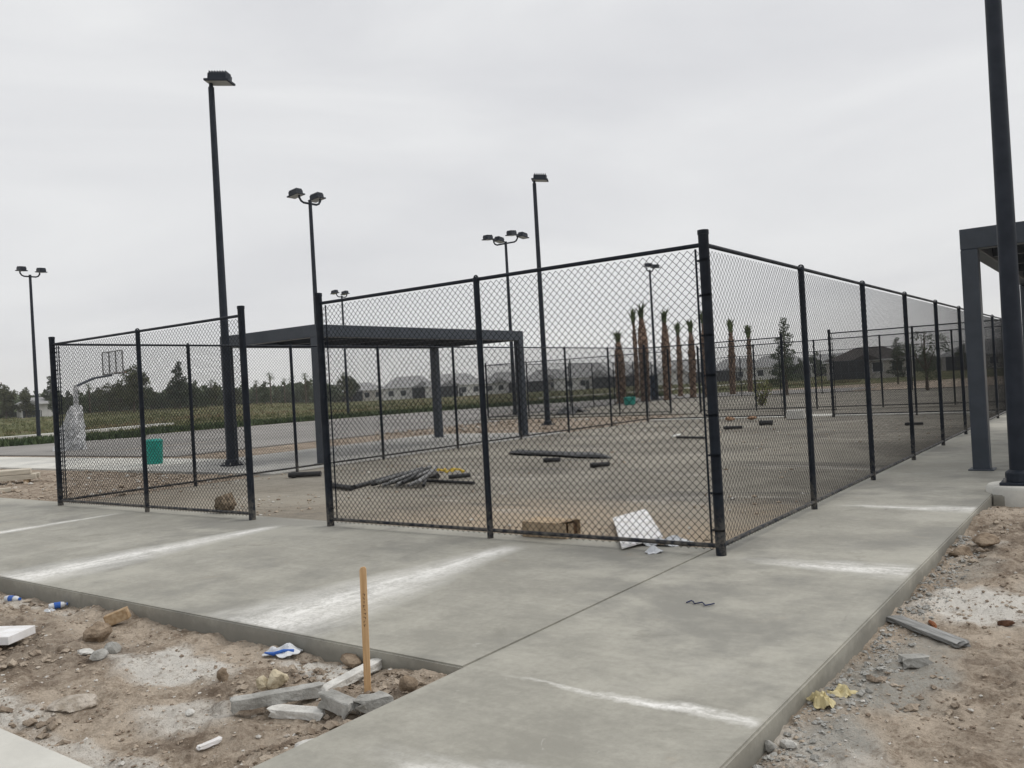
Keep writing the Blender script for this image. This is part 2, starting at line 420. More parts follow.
def under_slab(x, y, e=.03):
    def rect(x0, x1, y0, y1): return (x > x0+e) & (x < x1-e) & (y > y0+e) & (y < y1-e)
    return (rect(-40, -3.6, 4.2, 8.3) | rect(-3.6, -1.6, -6, 44) | rect(-17, -3.4, 7.8, 40) | rect(-1.7, 5.6, 12.82, 28)
            | rect(-23.7, -16.9, 13.0, 27) | rect(-40, -3.6, -8, 2.3))
def axis(segs):
    out = []
    for a, b, st in segs: out += list(np.arange(a, b-1e-6, st))
    return np.array(out+[segs[-1][1]])
gx = axis([(-900, -400, 100), (-400, -60, 34), (-60, -20, 2.), (-20, -9.5, .14), (-9.5, -6, .06), (-6, .9, .021), (.9, 4, .1), (4, 12, .5), (12, 60, 4.), (60, 400, 34), (400, 900, 100)])
gy = axis([(-400, -20, 38), (-20, 0, 2.), (0, 1.6, .2), (1.6, 6.6, .021), (6.6, 14, .06), (14, 20, .4), (20, 60, 2.), (60, 400, 34), (400, 900, 100)])
GX, GY = np.meshgrid(gx, gy, indexing='ij')
GZ = dirt_h(GX, GY); GZ = np.where(under_slab(GX, GY), -.32, GZ)
nx, ny = len(gx), len(gy)
idx = np.arange(nx*ny).reshape(nx, ny)
fc = np.stack([idx[:-1, :-1], idx[1:, :-1], idx[1:, 1:], idx[:-1, 1:]], -1).reshape(-1, 4)
me = bpy.data.meshes.new('ground')
me.vertices.add(nx*ny); me.vertices.foreach_set('co', np.stack([GX, GY, GZ], -1).ravel().astype(np.float32))
me.loops.add(len(fc)*4); me.loops.foreach_set('vertex_index', fc.ravel().astype(np.int32))
me.polygons.add(len(fc)); me.polygons.foreach_set('loop_start', np.arange(0, len(fc)*4, 4, dtype=np.int32))
me.update(calc_edges=True)
def blob(cx, cy, rx, ry, a, wob=.45, seed=1, rot=0.):
    dx, dy = GX-cx, GY-cy
    u = dx*math.cos(rot)+dy*math.sin(rot); v = -dx*math.sin(rot)+dy*math.cos(rot)
    d = np.hypot(u/rx, v/ry) + wob*fbm(GX*1.7, GY*1.7, seed, 4)
    return a*sstep(1.15, .45, d)
dust = np.zeros_like(GX)
for b in ((-5.6, 3.55, .85, .27, .95), (-5.1, 3.05, .5, .3, .6), (-4.7, 3.98, .45, .12, .8), (-6.4, 2.5, 1.1, .17, .75), (-4.9, 2.42, .9, .16, .6),
          (-9.2, 4.0, .8, .12, .4), (-.75, 7.55, .85, .5, .95), (-1.2, 9.8, .3, .3, .6), (-.2, 8.2, .7, .3, .5), (-1.45, 4.35, .3, .3, .6)):
    dust = np.maximum(dust, blob(*b, wob=.6, seed=5))
moist = np.zeros_like(GX)
for b in ((-7.2, 3.2, 1.0, .5, 1.), (-8.6, 3.2, 1.2, .6, .9), (-6.4, 3.0, .4, .3, .7), (-4.9, 3.35, .45, .25, .8), (-4.5, 2.75, .4, .2, .6), (-3.85, 3.75, .35, .3, .9), (-4.3, 3.0, .5, .3, .6), (-.6, 8.9, .7, .45, .8), (-1.2, 10.6, .4, .9, .8), (-.8, 6.0, .5, .5, .5), (-.7, 5.0, .4, .4, .5)):
    moist = np.maximum(moist, blob(*b, seed=15))
moist = np.maximum(moist, np.where((GY > 6) & (GX < -16), .85, 0.))
slurry = np.zeros_like(GX)
for b in ((-1.35, 5.4, .42, .9, 1.), (-1.3, 4.5, .3, .5, .9), (-1.25, 6.3, .3, .45, .8), (-1.3, 8.8, .3, .8, .5)):
    slurry = np.maximum(slurry, blob(*b, seed=8))
for nm, arr in (('dust', dust), ('slurry', slurry), ('moist', moist)):
    at_ = me.attributes.new(nm, 'FLOAT', 'POINT'); at_.data.foreach_set('value', arr.ravel().astype(np.float32))
ground = tag(link('ground', me, 'dirt', smooth=True), 'brown construction dirt strewn with rubble and pale concrete dust', 'ground', kind='structure')
def gz(x, y): return float(dirt_h(np.array([x]), np.array([y]))[0])

def slabs(name, rects, z0, z1, mat, label, gap=.008, bevel=.012):
    m = MB()
    for x0, x1, y0, y1 in rects:
        m.prism(((x0+gap/2, y0+gap/2), (x1-gap/2, y0+gap/2), (x1-gap/2, y1-gap/2), (x0+gap/2, y1-gap/2)), z0, z1)
    return tag(m.build(name, mat, bevel=bevel, seg=2), label, 'pavement', kind='structure')
xs = (-39.4, -35.2, -31, -26.8, -22.6, -18.4, -14.2, -10.0, -5.78, -3.6)
slabs('concrete_apron', [(-39.4, -3.6, 4.2, 8.32)], -.28, 0, 'concrete', 'grey concrete apron along the front of the fenced court')
ys = (-6, -.7, .6, 4.2, 7.9, 11.5, 15.2, 18.9, 22.6, 26.3, 30, 33.7, 37.4, 41.1)
slabs('concrete_walk', [(-3.6, -1.6, -6, 41)], -.28, .002, 'concrete', 'grey concrete walk along the right side fence', .010)
slabs('shelter_pad', [(-1.6, 1.9, 12.82, 20.2), (1.9, 5.4, 12.82, 20.2), (-1.6, 1.9, 20.2, 27.6), (1.9, 5.4, 20.2, 27.6)], -.28, -.002, 'concrete', 'concrete pad under the right hand shade shelter')
slabs('pergola_pad', [(-23.6, -20.3, 13.2, 20), (-20.3, -17.02, 13.2, 20), (-23.6, -20.3, 20, 26.6), (-20.3, -17.02, 20, 26.6)], -.28, .0, 'concrete_pad', 'concrete pad under the left hand shade shelter')
slabs('side_path', [(a, a+3.3, 13.1, 16.4) for a in np.arange(-56.6, -24, 3.3)], -.28, .006, 'concrete_pale', 'pale concrete path running left from the shelter pad')
slabs('near_sidewalk', [(a, a+2.4, -.3, 2.28) for a in np.arange(-18.1, -4, 2.4)], -.3, -.10, 'concrete_pale', 'pale sidewalk at the bottom left corner', .008)

# the court floor: a sheet with slight unevenness
m = MB(); NX, NY = 60, 110
for i in range(NX+1):
    for j in range(NY+1):
        x = -17.0+13.4*i/NX; y = 8.32+31.*j/NY
        z = -.012 + .006*float(vnoise(np.array([x*.6]), np.array([y*.6]))[0])
        m.v.append((x, y, z))
for i in range(NX):
    for j in range(NY):
        a = i*(NY+1)+j; m.f.append((a, a+NY+1, a+NY+2, a+1))
tag(m.build('court_floor', 'court', smooth=True), 'compacted grey and sandy floor of the fenced court', 'court floor', kind='structure')
slabs('back_curb', [(-17, -3.6, 33.0, 34.4)], -.2, .02, 'concrete_pale', 'pale concrete strip along the back of the court', 0)
m = MB(); m.prism(((-52, 17.2), (-27.6, 17.2), (-27.6, 37), (-30.6, 37), (-30.6, 67), (-18, 67), (-18, 78), (-47, 84), (-51, 60)), -.2, .004)
tag(m.build('asphalt_lot', 'asphalt'), 'grey unmarked asphalt beyond the shelter', 'asphalt', kind='structure')
m = MB(); m.prism(((-30.4, 38.2), (6, 38.2), (6, 66), (-30.4, 66)), -.2, .010)
tag(m.build('far_court_floor', 'court'), 'bare floor of the second fenced court', 'court floor', kind='structure')

# rough grass field rising gently to the tree line
m = MB(); U, W = 46, 46
for i in range(U+1):
    for j in range(W+1):
        px = -330 + 1460*i/U
        d0 = 58 if px < 140 else (60 + (px-140)*.052)
        d = d0 + (520-d0)*(j/W)**2.2
        p = far(px, d)
        lift = 1.15*float(sstep(np.array(60.), np.array(170.), np.array(d)))*float(sstep(np.array(370.), np.array(250.), np.array(float(px))))
        edge = -.10 if j == 0 else .02
        m.v.append((p.x, p.y, edge + lift + .10*float(vnoise(np.array([p.x*.11]), np.array([p.y*.11]), 4)[0])*min(1, j/3)))
for i in range(U):
    for j in range(W):
        a = i*(W+1)+j; m.f.append((a, a+1, a+W+2, a+W+1))
tag(m.build('grass_field', 'grass', smooth=True), 'rough olive grass field in front of the trees and houses', 'field', kind='structure')
FIELD = bpy.data.objects['grass_field']

def ribbon(name, pts, w, z, mat, label):
    m = MB(); P = [Vector(p) for p in pts]
    L = []
    for i, p in enumerate(P):
        t = (P[min(i+1, len(P)-1)]-P[max(i-1, 0)]).normalized(); n = Vector((-t.y, t.x, 0))
        L.append((p+n*w/2, p-n*w/2))
    for (a, b), (c, d) in zip(L[:-1], L[1:]):
        o = len(m.v)
        m.v += [(q.x, q.y, z_) for z_ in (z-.25, z) for q in (a, b, d, c)]
        m.f += [(o+4, o+5, o+6, o+7), (o, o+1, o+5, o+4), (o+1, o+2, o+6, o+5), (o+2, o+3, o+7, o+6), (o+3, o, o+4, o+7)]
    return tag(m.build(name, mat), label, 'path', kind='structure')
ribbon('field_path', [far(x, d) for x, d in ((-40, 67), (20, 68), (90, 72), (165, 80))], 1.6, .30, 'concrete_pale', 'pale path crossing the grass at the left')
ribbon('field_path_right', [far(x, d) for x, d in ((540, 108), (600, 112), (690, 128), (760, 150))], 1.8, .16, 'concrete_pale', 'pale path crossing the grass behind the palms')

# ------------------------------------------------------------------ chain link fences
HR = 3.105
D = .084
_cl = {}
def chain_mesh(w, r=.0026):
    k = (round(w, 3), r)
    if k in _cl: return _cl[k]
    a = D/2; n = int(w/a); K = int((HR-.05)/a)
    j = np.arange(n)[:, None]; kk = np.arange(K+1)[None, :]
    par = (kk+j) % 2
    x = (j+par)*a + (w-n*a)/2; z = .045 + kk*a + 0*j
    y = np.where(par == 1, .0022, -.0022)
    ring = np.array([(r*1.35, 0), (-r*.7, r), (-r*.7, -r)])
    V = np.stack([x[..., None]+ring[:, 0], y[..., None]+ring[:, 1], np.repeat(z[..., None], 3, -1)], -1)
    id_ = np.arange(n*(K+1)*3).reshape(n, K+1, 3)
    F = np.stack([id_[:, :-1], np.roll(id_, -1, 2)[:, :-1], np.roll(id_, -1, 2)[:, 1:], id_[:, 1:]], -1).reshape(-1, 4)
    me = bpy.data.meshes.new('chain_link_mesh')
    V = V.reshape(-1, 3)
    me.vertices.add(len(V)); me.vertices.foreach_set('co', V.ravel().astype(np.float32))
    me.loops.add(len(F)*4); me.loops.foreach_set('vertex_index', F.ravel().astype(np.int32))
    me.polygons.add(len(F)); me.polygons.foreach_set('loop_start', np.arange(0, len(F)*4, 4, dtype=np.int32))
    me.update(calc_edges=True); me.materials.append(MAT['wire'])
    _cl[k] = me
    return me
_meshes = {}
def shared(key, fn):
    """link a part that shares its mesh with earlier ones of the same kind"""
    if key not in _meshes: _meshes[key] = fn()
    o = bpy.data.objects.new(key.split('|')[0], _meshes[key]); COL.objects.link(o); return o
def mbmesh(mb, mat, smooth=True):
    o = mb.build('tmp', mat, smooth=smooth); me = o.data; bpy.data.objects.remove(o); return me
def line_post():
    m = MB().tube([(0, 0, -.1), (0, 0, HR-.01)], .0385, 14)
    m.tube([(0, 0, HR-.03), (0, 0, HR+.012), (0, 0, HR+.03)], [.043, .043, .03], 14)
    pts = [(0, .036*math.cos(a), HR+.012+.036*math.sin(a)) for a in np.linspace(-.4, math.pi+.4, 9)]
    m.tube(pts, .010, 6)
    return mbmesh(m, 'coat')
def end_post():
    m = MB().tube([(0, 0, -.1), (0, 0, HR+.13), (0, 0, HR+.145), (0, 0, HR+.15)], [.052, .052, .056, .03], 18)
    m.tube([(0, 0, HR+.10), (0, 0, HR+.14)], .057, 18)
    return mbmesh(m, 'coat')
def band_mesh():
    return mbmesh(MB().tube([(0, 0, -.012), (0, 0, .012)], (.0528), 16).box((.062, 0, 0), (.03, .012, .022)), 'coat')
def bar_mesh():
    return mbmesh(MB().box((0, 0, HR/2+.03), (.02, .008, HR-.12)), 'coat', False)

def fence(label, p0, p1, xs, ends=(True, True), side=1, wire=.0026, group='black chain link fence runs around the courts', detail=True):
    p0 = Vector((p0[0], p0[1], 0)); p1 = Vector((p1[0], p1[1], 0)); d = p1-p0
    t = thing('chain_link_fence', label, 'fence', p0, math.atan2(d.y, d.x), group)
    n = len(xs)
    for i, x in enumerate(xs):
        term = i in (0, n-1)
        if term and not ends[0 if i == 0 else 1]: continue
        o = shared('post|end' if term else 'post|line', end_post if term else line_post); o.parent = t; o.location = (x, 0, 0)
    L0, L1 = xs[0], xs[-1]
    MB().tube([(L0+.03, 0, HR), (L1-.03, 0, HR)], .0225, 12).build('top_rail', 'coat', t, True)
    MB().tube([(L0+.03, 0, .095), (L1-.03, 0, .095)], .0225, 12).build('bottom_rail', 'coat', t, True)
    for a, b in zip(xs[:-1], xs[1:]):
        me = chain_mesh(b-a-.02, wire)
        o = bpy.data.objects.new('chain_link_mesh', me); COL.objects.link(o); o.parent = t
        o.location = (a+.01, .030*side, 0)
    if detail:
        for x, sg in ((L0, 1), (L1, -1)):
            o = shared('tension_bar', bar_mesh); o.parent = t; o.location = (x+.105*sg, .030*side, 0)
            for z in (.25, .62, 1.0, 1.4, 1.8, 2.2, 2.6, 2.95):
                b = shared('tension_band', band_mesh); b.parent = t; b.location = (x, 0, z)
                b.rotation_euler = (0, 0, 0 if sg > 0 else math.pi)
    return t
XL, XR, YF, SB = -16.8, -3.40, 8.005, 3.07
YB = YF + 8*SB
side = [SB*k for k in range(9)]
def along(px, X):                    # distance up the fence line X at a picture column
    d = ray(px, 430); return X*d[1]/d[0] - YF
left_side = [0.] + [along(x, XL) for x in (192.5, 295, 382, 457, 521, 569, 612)] + [8*SB]
fence('front fence panel left of the opening, two bays wide, nearest the bottom left sidewalk', (XL, YF), (-10.88, YF), (0, 3.03, 5.92), wire=.0033)
fence('front fence panel right of the opening, two bays up to the near corner post', (-9.13, YF), (XR, YF), (0, 2.82, 5.73), wire=.0033)
fence('long right side fence standing along the concrete walk', (XR, YF), (XR, YB), side, (False, True), 1, wire=.0021)
fence('long left side fence of the court running beside the left shelter', (XL, YF), (XL, YB), left_side, (False, True), -1)
fence('back fence of the near court, left of its opening', (XL, YB), (-10.9, YB), (0, 3.0, 5.9), (False, True), -1)
fence('back fence of the near court, right of its thick opening post', (-9.1, YB), (XR, YB), (0, 2.85, 5.7), (True, False), -1)
YG, YH = 39., 63.
fence('front fence of the far court, left of its opening', (-30.4, YG), (-18.8, YG), [2.9*k for k in range(5)], detail=False)
fence('front fence of the far court, right of its opening', (-17.2, YG), (-3.2, YG), [2.8*k for k in range(6)], detail=False)
fence('left side fence of the far court beyond the lamp with one head', (-30.4, YG), (-30.4, YH), [3.0*k for k in range(9)], (False, True), detail=False)
fence('right side fence of the far court, running on behind the near court', (-3.2, YG), (-3.2, YH), [3.0*k for k in range(9)], (False, True), detail=False)
fence('farthest fence run, across the back of the far court before the palms', (-30.4, YH), (-3.2, YH), [27.2*k/9 for k in range(10)], (False, False), detail=False)

# ------------------------------------------------------------------ shade shelters
def shelter(label, x0, y0, w, l, h, col=.26):
    t = thing('shade_shelter', label, 'shelter', (x0, y0, 0), 0, 'dark flat roofed shade shelters')
    bh = .335
    for sx in (0, 1):
        for sy in (0, 1):
            MB().box((sx*w, sy*l, (h-bh)/2), (col, col, h-bh)).build('column', 'bronze', t, bevel=.012)
            MB().box((sx*w, sy*l, .012), (col+.12, col+.12, .024)).build('base_plate', 'bronze', t, bevel=.004)
    e = col/2
    z = h-bh/2
    for sy in (0, 1): MB().box((w/2, sy*l, z), (w+2*e, col, bh)).build('roof_beam', 'bronze', t, bevel=.008)
    for sx in (0, 1): MB().box((sx*w, l/2, z-.002), (col-.004, l-col-.004, bh-.004)).build('roof_beam', 'bronze', t, bevel=.008)
    for k in range(1, 5): MB().box((w/2, l*k/5, h-.20), (w-col-.004, .08, .2)).build('purlin', 'bronze', t, bevel=.004)
    MB().box((w/2, l/2, h-.06), (w-col-.006, l-col-.006, .07)).build('roof_deck', 'deckunder', t)
    return t
shelter('low shade shelter with four columns left of the court, flat roof seen over the fence', -21.72, 15.4, 4.02, 9.3, 3.76)
shelter('shade shelter at the right edge, its column and roof beam rising beside the concrete walk', -2.08, 15.75, 4.4, 9.1, 3.95, .25)

# ------------------------------------------------------------------ lamp posts
def lamp_head(parent, loc, rz):
    h = MB(); q_ = .76
    h.prism(((-.30, -.26), (.42, -.26), (.46, 0), (.42, .26), (-.30, .26), (-.34, 0)), .10, .30)
    for k in range(7):
        h.box((-.26+.105*k, 0, .335), (.03, .46, .10))
    h.box((.06, 0, .06), (.96, .64, .07), ry=.0)
    h.v = [(a*q_+.17, b*q_, c*q_*1.1) for a, b, c in h.v]
    o = h.build('lamp_head', 'polesteel', parent, bevel=.006)
    o.location = loc; o.rotation_euler = (0, R(6), rz)
    l = MB().box((.21, 0, .014), (.64, .40, .010)).build('lens', 'lens', o)
    return o
def lamp(label, x, y, heads, base=0., H=10.75, face=0.):
    t = thing('lamp_post', label, 'lamp post', (x, y, base), 0, 'tall dark lamp posts')
    MB().tube([(0, 0, .03), (0, 0, 1.), (0, 0, H)], [.128, .124, .082], 20).build('pole', 'polesteel', t, True)
    MB().box((0, 0, .02), (.46, .46, .04)).tube([(0, 0, .04), (0, 0, .16), (0, 0, .20)], [.185, .18, .13], 20).build('base_cover', 'polesteel', t, bevel=.006)
    for sx in (-1, 1):
        for sy in (-1, 1):
            MB().tube([(sx*.17, sy*.17, .03), (sx*.17, sy*.17, .10)], .018, 6).build('anchor_bolt', 'greypipe', t)
    if heads == 1:
        MB().tube([(0, 0, H), (0, 0, H+.22)], [.06, .05], 12).build('tenon', 'polesteel', t, True)
        o = lamp_head(t, (.04*math.cos(face), .04*math.sin(face), H+.10), face)
    else:
        s = .62 if heads == 2 else .92
        if heads == 4: t.rotation_euler = (0, 0, R(-90))
        arc = [(0, -s, H+.38), (0, -s, H+.20), (0, -s+.10, H+.06), (0, -s+.24, H), (0, s-.24, H), (0, s-.10, H+.06), (0, s, H+.20), (0, s, H+.38)]
        MB().tube(arc, .05, 10).tube([(0, 0, H-.05), (0, 0, H+.12)], .085, 12).build('arm', 'polesteel', t, True)
        for sy in (-1, 1):
            if heads == 2: lamp_head(t, (0, sy*s, H+.30), face)
            else:
                for q in (0, 1):
                    lamp_head(t, ((.36 if q == 0 else -.36), sy*s, H+.30), q*math.pi)
                MB().tube([(-.5, sy*s, H+.37), (.5, sy*s, H+.37)], .04, 8).build('cross_bracket', 'polesteel', t, True)
    return t
lamp('tall lamp post with one head, standing by the left end of the left shelter', -20.72, 14.66, 1, face=.5)
lamp('lamp post with two heads at the far left, beyond the wrapped basketball hoop', -58.6, 26.75, 2, .1)
lamp('lamp post with one head seen through the front fence, right of the left shelter', -21.08, 31.3, 1, face=.5)
lamp('lamp post with four heads on a forked arm behind the left shelter', -31.3, 42.9, 4)
lamp('most distant lamp post with two heads, small above the left end of the shelter roof', -57.5, 53.2, 2, face=math.pi)
lamp('lamp post with two heads among the new palms', -32.2, 64.3, 2)
lamp('lamp post with two heads rising behind the near corner of the left shelter', -30.3, 26.4, 2, face=math.pi)
fb = at(1021, 484, .10)
lamp('nearest lamp post, on a round concrete footing at the right edge', fb.x, fb.y, 1, .10, 10.65, math.pi)
tag(MB().tube([(fb.x+.05, fb.y, -.25), (fb.x+.05, fb.y, .06), (fb.x+.05, fb.y, .10)], [.47, .47, .44], 40).build('lamp_footing', 'concrete_pale', smooth=True),
    'round pale concrete footing under the nearest lamp post', 'footing')

# ------------------------------------------------------------------ basketball hoop in plastic wrap
hp = at(78.5, 449.5)
t = thing('basketball_hoop', 'basketball hoop with clear backboard, its post wrapped in pale plastic sheeting', 'basketball hoop', hp, 0)
MB().tube([(0, 0, 0), (0, 0, 2.6), (0, .05, 3.0)], [.11, .11, .10], 12).build('post', 'plastic_wrap', t, True)
m = MB(); N = 26
for j in range(15):
    z = 2.05*j/14; base = .52*(1-(z/2.05)**1.3)*.9 + .24
    for k in range(N):
        a = 2*math.pi*k/N
        r_ = base*(1+.16*math.sin(3*a+z*2.1)+.10*math.sin(7*a-z*3.3))*(1+.08*rng.uniform(-1, 1))
        m.v.append((r_*math.cos(a)*.8, r_*math.sin(a)*.95-.30*(1-z/2)-.05, z))
for j in range(14):
    for k in range(N):
        a = j*N+k; b = j*N+(k+1) % N; m.f.append((a, b, b+N, a+N))
m.f.append(tuple(14*N+k for k in range(N)))
m.build('plastic_wrap', 'plastic_wrap', t)
m = MB()
for sx in (-.07, .07):
    m.tube([(sx, .05, 2.95), (sx*1.5, .9, 3.30), (sx*1.5, 1.75, 3.42)], .045, 8)
m.build('support_arm', 'bronze', t, True)
m = MB().box((0, 1.86, 3.49), (1.86, .05, .06)).box((0, 1.86, 4.57), (1.86, .05, .04))
for sx in (-.91, -.30, .30, .91): m.box((sx, 1.86, 4.03), (.04, .05, 1.04))
m.build('backboard_frame', 'greypipe', t)
gm = NT('clear_backboard'); gm.b.inputs['Transmission Weight'].default_value = .0; gm.b.inputs['Alpha'].default_value = .22
MAT['clear'] = gm.done((.6, .62, .64), .1)
MB().box((0, 1.92, 4.03), (1.80, .012, 1.04)).build('backboard', 'clear', t)
ringp = [(.23*math.cos(a), 2.28+.23*math.sin(a), 3.55) for a in np.linspace(0, 2*math.pi, 21)]
MB().tube(ringp, .012, 6, False).box((0, 2.0, 3.55), (.14, .16, .03)).build('rim', 'rust', t, True)

# ------------------------------------------------------------------ things about the court
def bin_(label, p, h, r):
    t = thing('plastic_barrel', label, 'barrel', p)
    m = MB().tube([(0, 0, 0), (0, 0, .04), (0, 0, h*.92), (0, 0, h)], [r*.86, r*.9, r, r*1.02], 24).tube([(0, 0, h), (0, 0, h*1.03), (0, 0, h*1.06), (0, 0, h*1.07)], [r*1.02, r*.97, r*.75, r*.3], 24)
    m.build('barrel', 'teal', t, True)
    ring = [(r*1.03*math.cos(a), r*1.03*math.sin(a), h*.97) for a in np.linspace(0, 2*math.pi, 25)]
    MB().tube(ring, .018, 6, False).build('rolled_rim', 'teal', t, True)
    for z in (.35, .65):
        MB().tube([(r*(.9+.1*z)*1.02*math.cos(a), r*(.9+.1*z)*1.02*math.sin(a), h*z) for a in np.linspace(0, 2*math.pi, 25)], .012, 6, False).build('rib', 'teal', t, True)
bin_('teal plastic barrel standing beside the left fence near the tall lamp post', at(155, 464), .74, .26)
bin_('small teal plastic barrel standing far off at the foot of the palms', at(630, 405), .55, .42)

def single(name, me_or_mb, mat, label, cat, loc, rz=0., group=None, smooth=False, bevel=0., rx=0., ry=0.):
    if isinstance(me_or_mb, MB): o = me_or_mb.build(name, mat, smooth=smooth, bevel=bevel)
    else: o = link(name, me_or_mb, mat, smooth=smooth)
    o.location = loc; o.rotation_euler = (rx, ry, rz)
    return tag(o, label, cat, group)

p = at(221, 513)
single('straw_clump', rock_mesh(.19, .18, .19, 5, 3, .5), 'straw', 'brown clump of straw and earth behind the left fence panel', 'clump', p+Vector((0, .1, .16)))
# cardboard box, open at its right end
p = at(551, 538)
t = thing('cardboard_box', 'flattened brown cardboard box lying behind the front fence', 'box', (p.x-.09, p.y+.15, 0), R(3))
m = MB().box((0, -.17, .09), (.60, .006, .17)).box((0, .17, .09), (.60, .006, .17)).box((-.297, 0, .09), (.006, .334, .17)).box((0, 0, .004), (.608, .33, .006))
m.box((-.05, 0, .179), (.48, .35, .006), ry=R(1)).build('carton', 'cardboard', t)
MB().box((.325, -.10, .09), (.06, .005, .16), rz=R(35)).build('flap', 'cardboard', t)
MB().box((.26, .02, .185), (.10, .28, .005), ry=R(-14)).build('flap', 'cardboard', t)
MB().box((.25, .06, .08), (.02, .20, .13)).build('inside_shade', 'boxshade', t)  # dark plate standing in for the shade inside the open end
# white board sheet
q = [at(613, 519), at(646, 510), at(663, 537), at(622, 549)]
q[0].z = q[1].z = .015; q = [at(613, 519, .05), at(646, 510, .09), at(663, 537, .05), at(622, 549, .02)]
m = MB(); n_ = (q[1]-q[0]).cross(q[3]-q[0]).normalized(); n_ = n_ if n_.z > 0 else -n_
m.add([v for v in q]+[v+n_*.018 for v in q], ((0, 1, 2, 3), (7, 6, 5, 4), (0, 4, 5, 1), (1, 5, 6, 2), (2, 6, 7, 3), (3, 7, 4, 0)))
single('white_board', m, 'whiteboard', 'white rectangular board lying tilted behind the front fence', 'board', (0, 0, 0))

def crumple(sx, sy, sz, seed, n=12, sharp=1.):
    """a crumpled sheet: closed, thin, folded"""
    r = random.Random(seed); m = MB(); g = {}
    ph = [(r.uniform(2, 7), r.uniform(2, 7), r.uniform(0, 6), r.uniform(.3, 1)) for _ in range(6)]
    for s_ in (0, 1):
        for i in range(n+1):
            for j in range(n+1):
                u, v = i/n*2-1, j/n*2-1
                w = sum(a*math.sin(p1*u+p2*v+p0) for p1, p2, p0, a in ph)/2.2
                e = 1+.22*math.sin(5*math.atan2(v, u)+seed)
                z = max(0., .5+.5*w)*sz*max(.1, 1.1-.6*(u*u+v*v)) + s_*.004
                g[s_, i, j] = len(m.v); m.v.append((u*sx*e*.5, v*sy*e*.5, z))
    for i in range(n):
        for j in range(n):
            m.f.append((g[1, i, j], g[1, i+1, j], g[1, i+1, j+1], g[1, i, j+1]))
            m.f.append((g[0, i, j], g[0, i, j+1], g[0, i+1, j+1], g[0, i+1, j]))
    for i in range(n):
        for (a, b) in (((i, 0), (i+1, 0)), ((i+1, n), (i, n)), ((0, i+1), (0, i)), ((n, i), (n, i+1))):
            m.f.append((g[0, a[0], a[1]], g[0, b[0], b[1]], g[1, b[0], b[1]], g[1, a[0], a[1]]))
    return m
p = at(668, 545)
single('plastic_bag', crumple(.46, .22, .10, 3), 'clearplastic', 'crumpled clear plastic bag under the front fence, beside the white board', 'plastic bag', (p.x, p.y+.02, .0), .4)
p = at(655, 553)
single('plastic_scrap', crumple(.16, .09, .06, 8), 'clearplastic', 'small twist of white plastic poking out under the front fence rail', 'plastic scrap', (p.x, p.y, .0), .9)

# heap of pipes
def pipe(label, a, b, r, mat, group, name='pipe'):
    a, b = Vector(a), Vector(b); d = b-a
    m = MB(); L = d.length
    m.tube([(-L/2, 0, 0), (L/2, 0, 0)], r, 12, True)
    o = m.build(name, mat, smooth=True); o.location = (a+b)/2
    o.rotation_mode = 'QUATERNION'; o.rotation_quaternion = Vector((1, 0, 0)).rotation_difference(d.normalized())
    o['label'] = label; o['category'] = 'pipe'
    if group: o['group'] = group
    return o
pipe('short black pipe lying nearest the opening, left of the pipe heap', at(331, 485, .05), at(352, 488, .05), .05, 'blackplastic', 'loose black pipes on the court')
pipe('long black pipe leading into the left side of the pipe heap', at(354, 487, .04), at(404, 473, .05), .042, 'blackplastic', 'loose black pipes on the court')
pipe('black pipe under the yellow strap, behind the heap', at(412, 475, .05), at(438, 476, .05), .055, 'blackplastic', 'loose black pipes on the court')
pipe('black pipe stretching right from the heap, in front of the yellow strap', at(412, 480, .03), at(474, 483, .03), .032, 'blackplastic', 'loose black pipes on the court')
pipe('short black pipe right of the yellow strap', at(449, 477, .05), at(470, 475, .05), .045, 'blackplastic', 'loose black pipes on the court')
hp_ = at(400, 487)
hr = random.Random(3)
for k in range(13):
    u = k/12
    b = hp_ + Vector((-.62+1.25*u, -.1+hr.uniform(-.1, .1), .045+.03*(k % 3)))
    a = hp_ + Vector((-.05+.35*u+hr.uniform(-.1, .1), .62+hr.uniform(-.1, .2), .20+.05*(k % 3)))
    pipe('dusty grey pipe in the jumbled heap behind the left half of the front fence', a, b, .034, 'greypipe' if k % 4 else 'blackplastic', 'pipes jumbled in one heap')
# yellow strap
pp = at(445, 474, .03)
pts = [pp+Vector((-.55+1.1*i/24, .10*math.sin(i*1.3), .04+.07*abs(math.sin(i*.9)))) for i in range(25)]
tag(MB().tube([tuple(v-pp) for v in pts], .022, 6).build('strap', 'yellow', smooth=True, loc=pp), 'tangled yellow strap lying on the pipes', 'strap')

# bundle of black mesh lying flat
A, B = at(510, 453), at(612, 458)
d = B-A; L = d.length
m = MB(); N = 22; K = 12
for i in range(N+1):
    u = i/N; w = .29*min(1, (u/.12)**.7, ((1-u)/.22)**.8 if u < 1 else 0)+.015
    for k in range(K):
        a = 2*math.pi*k/K
        m.v.append((L*(u-.5), w*math.cos(a)*(1+.12*math.sin(9*u+k)), .05*(1+math.sin(a))*min(1, w*5)*(1+.2*math.sin(13*u+2*k))))
for i in range(N):
    for k in range(K):
        a = i*K+k; b = i*K+(k+1) % K; m.f.append((a, b, b+K, a+K))
o = single('mesh_bundle', m, 'blackplastic', 'long flat bundle of black mesh lying in the middle of the court', 'bundle', (A+B)/2+Vector((0, 0, -.01)), math.atan2(d.y, d.x), smooth=True)

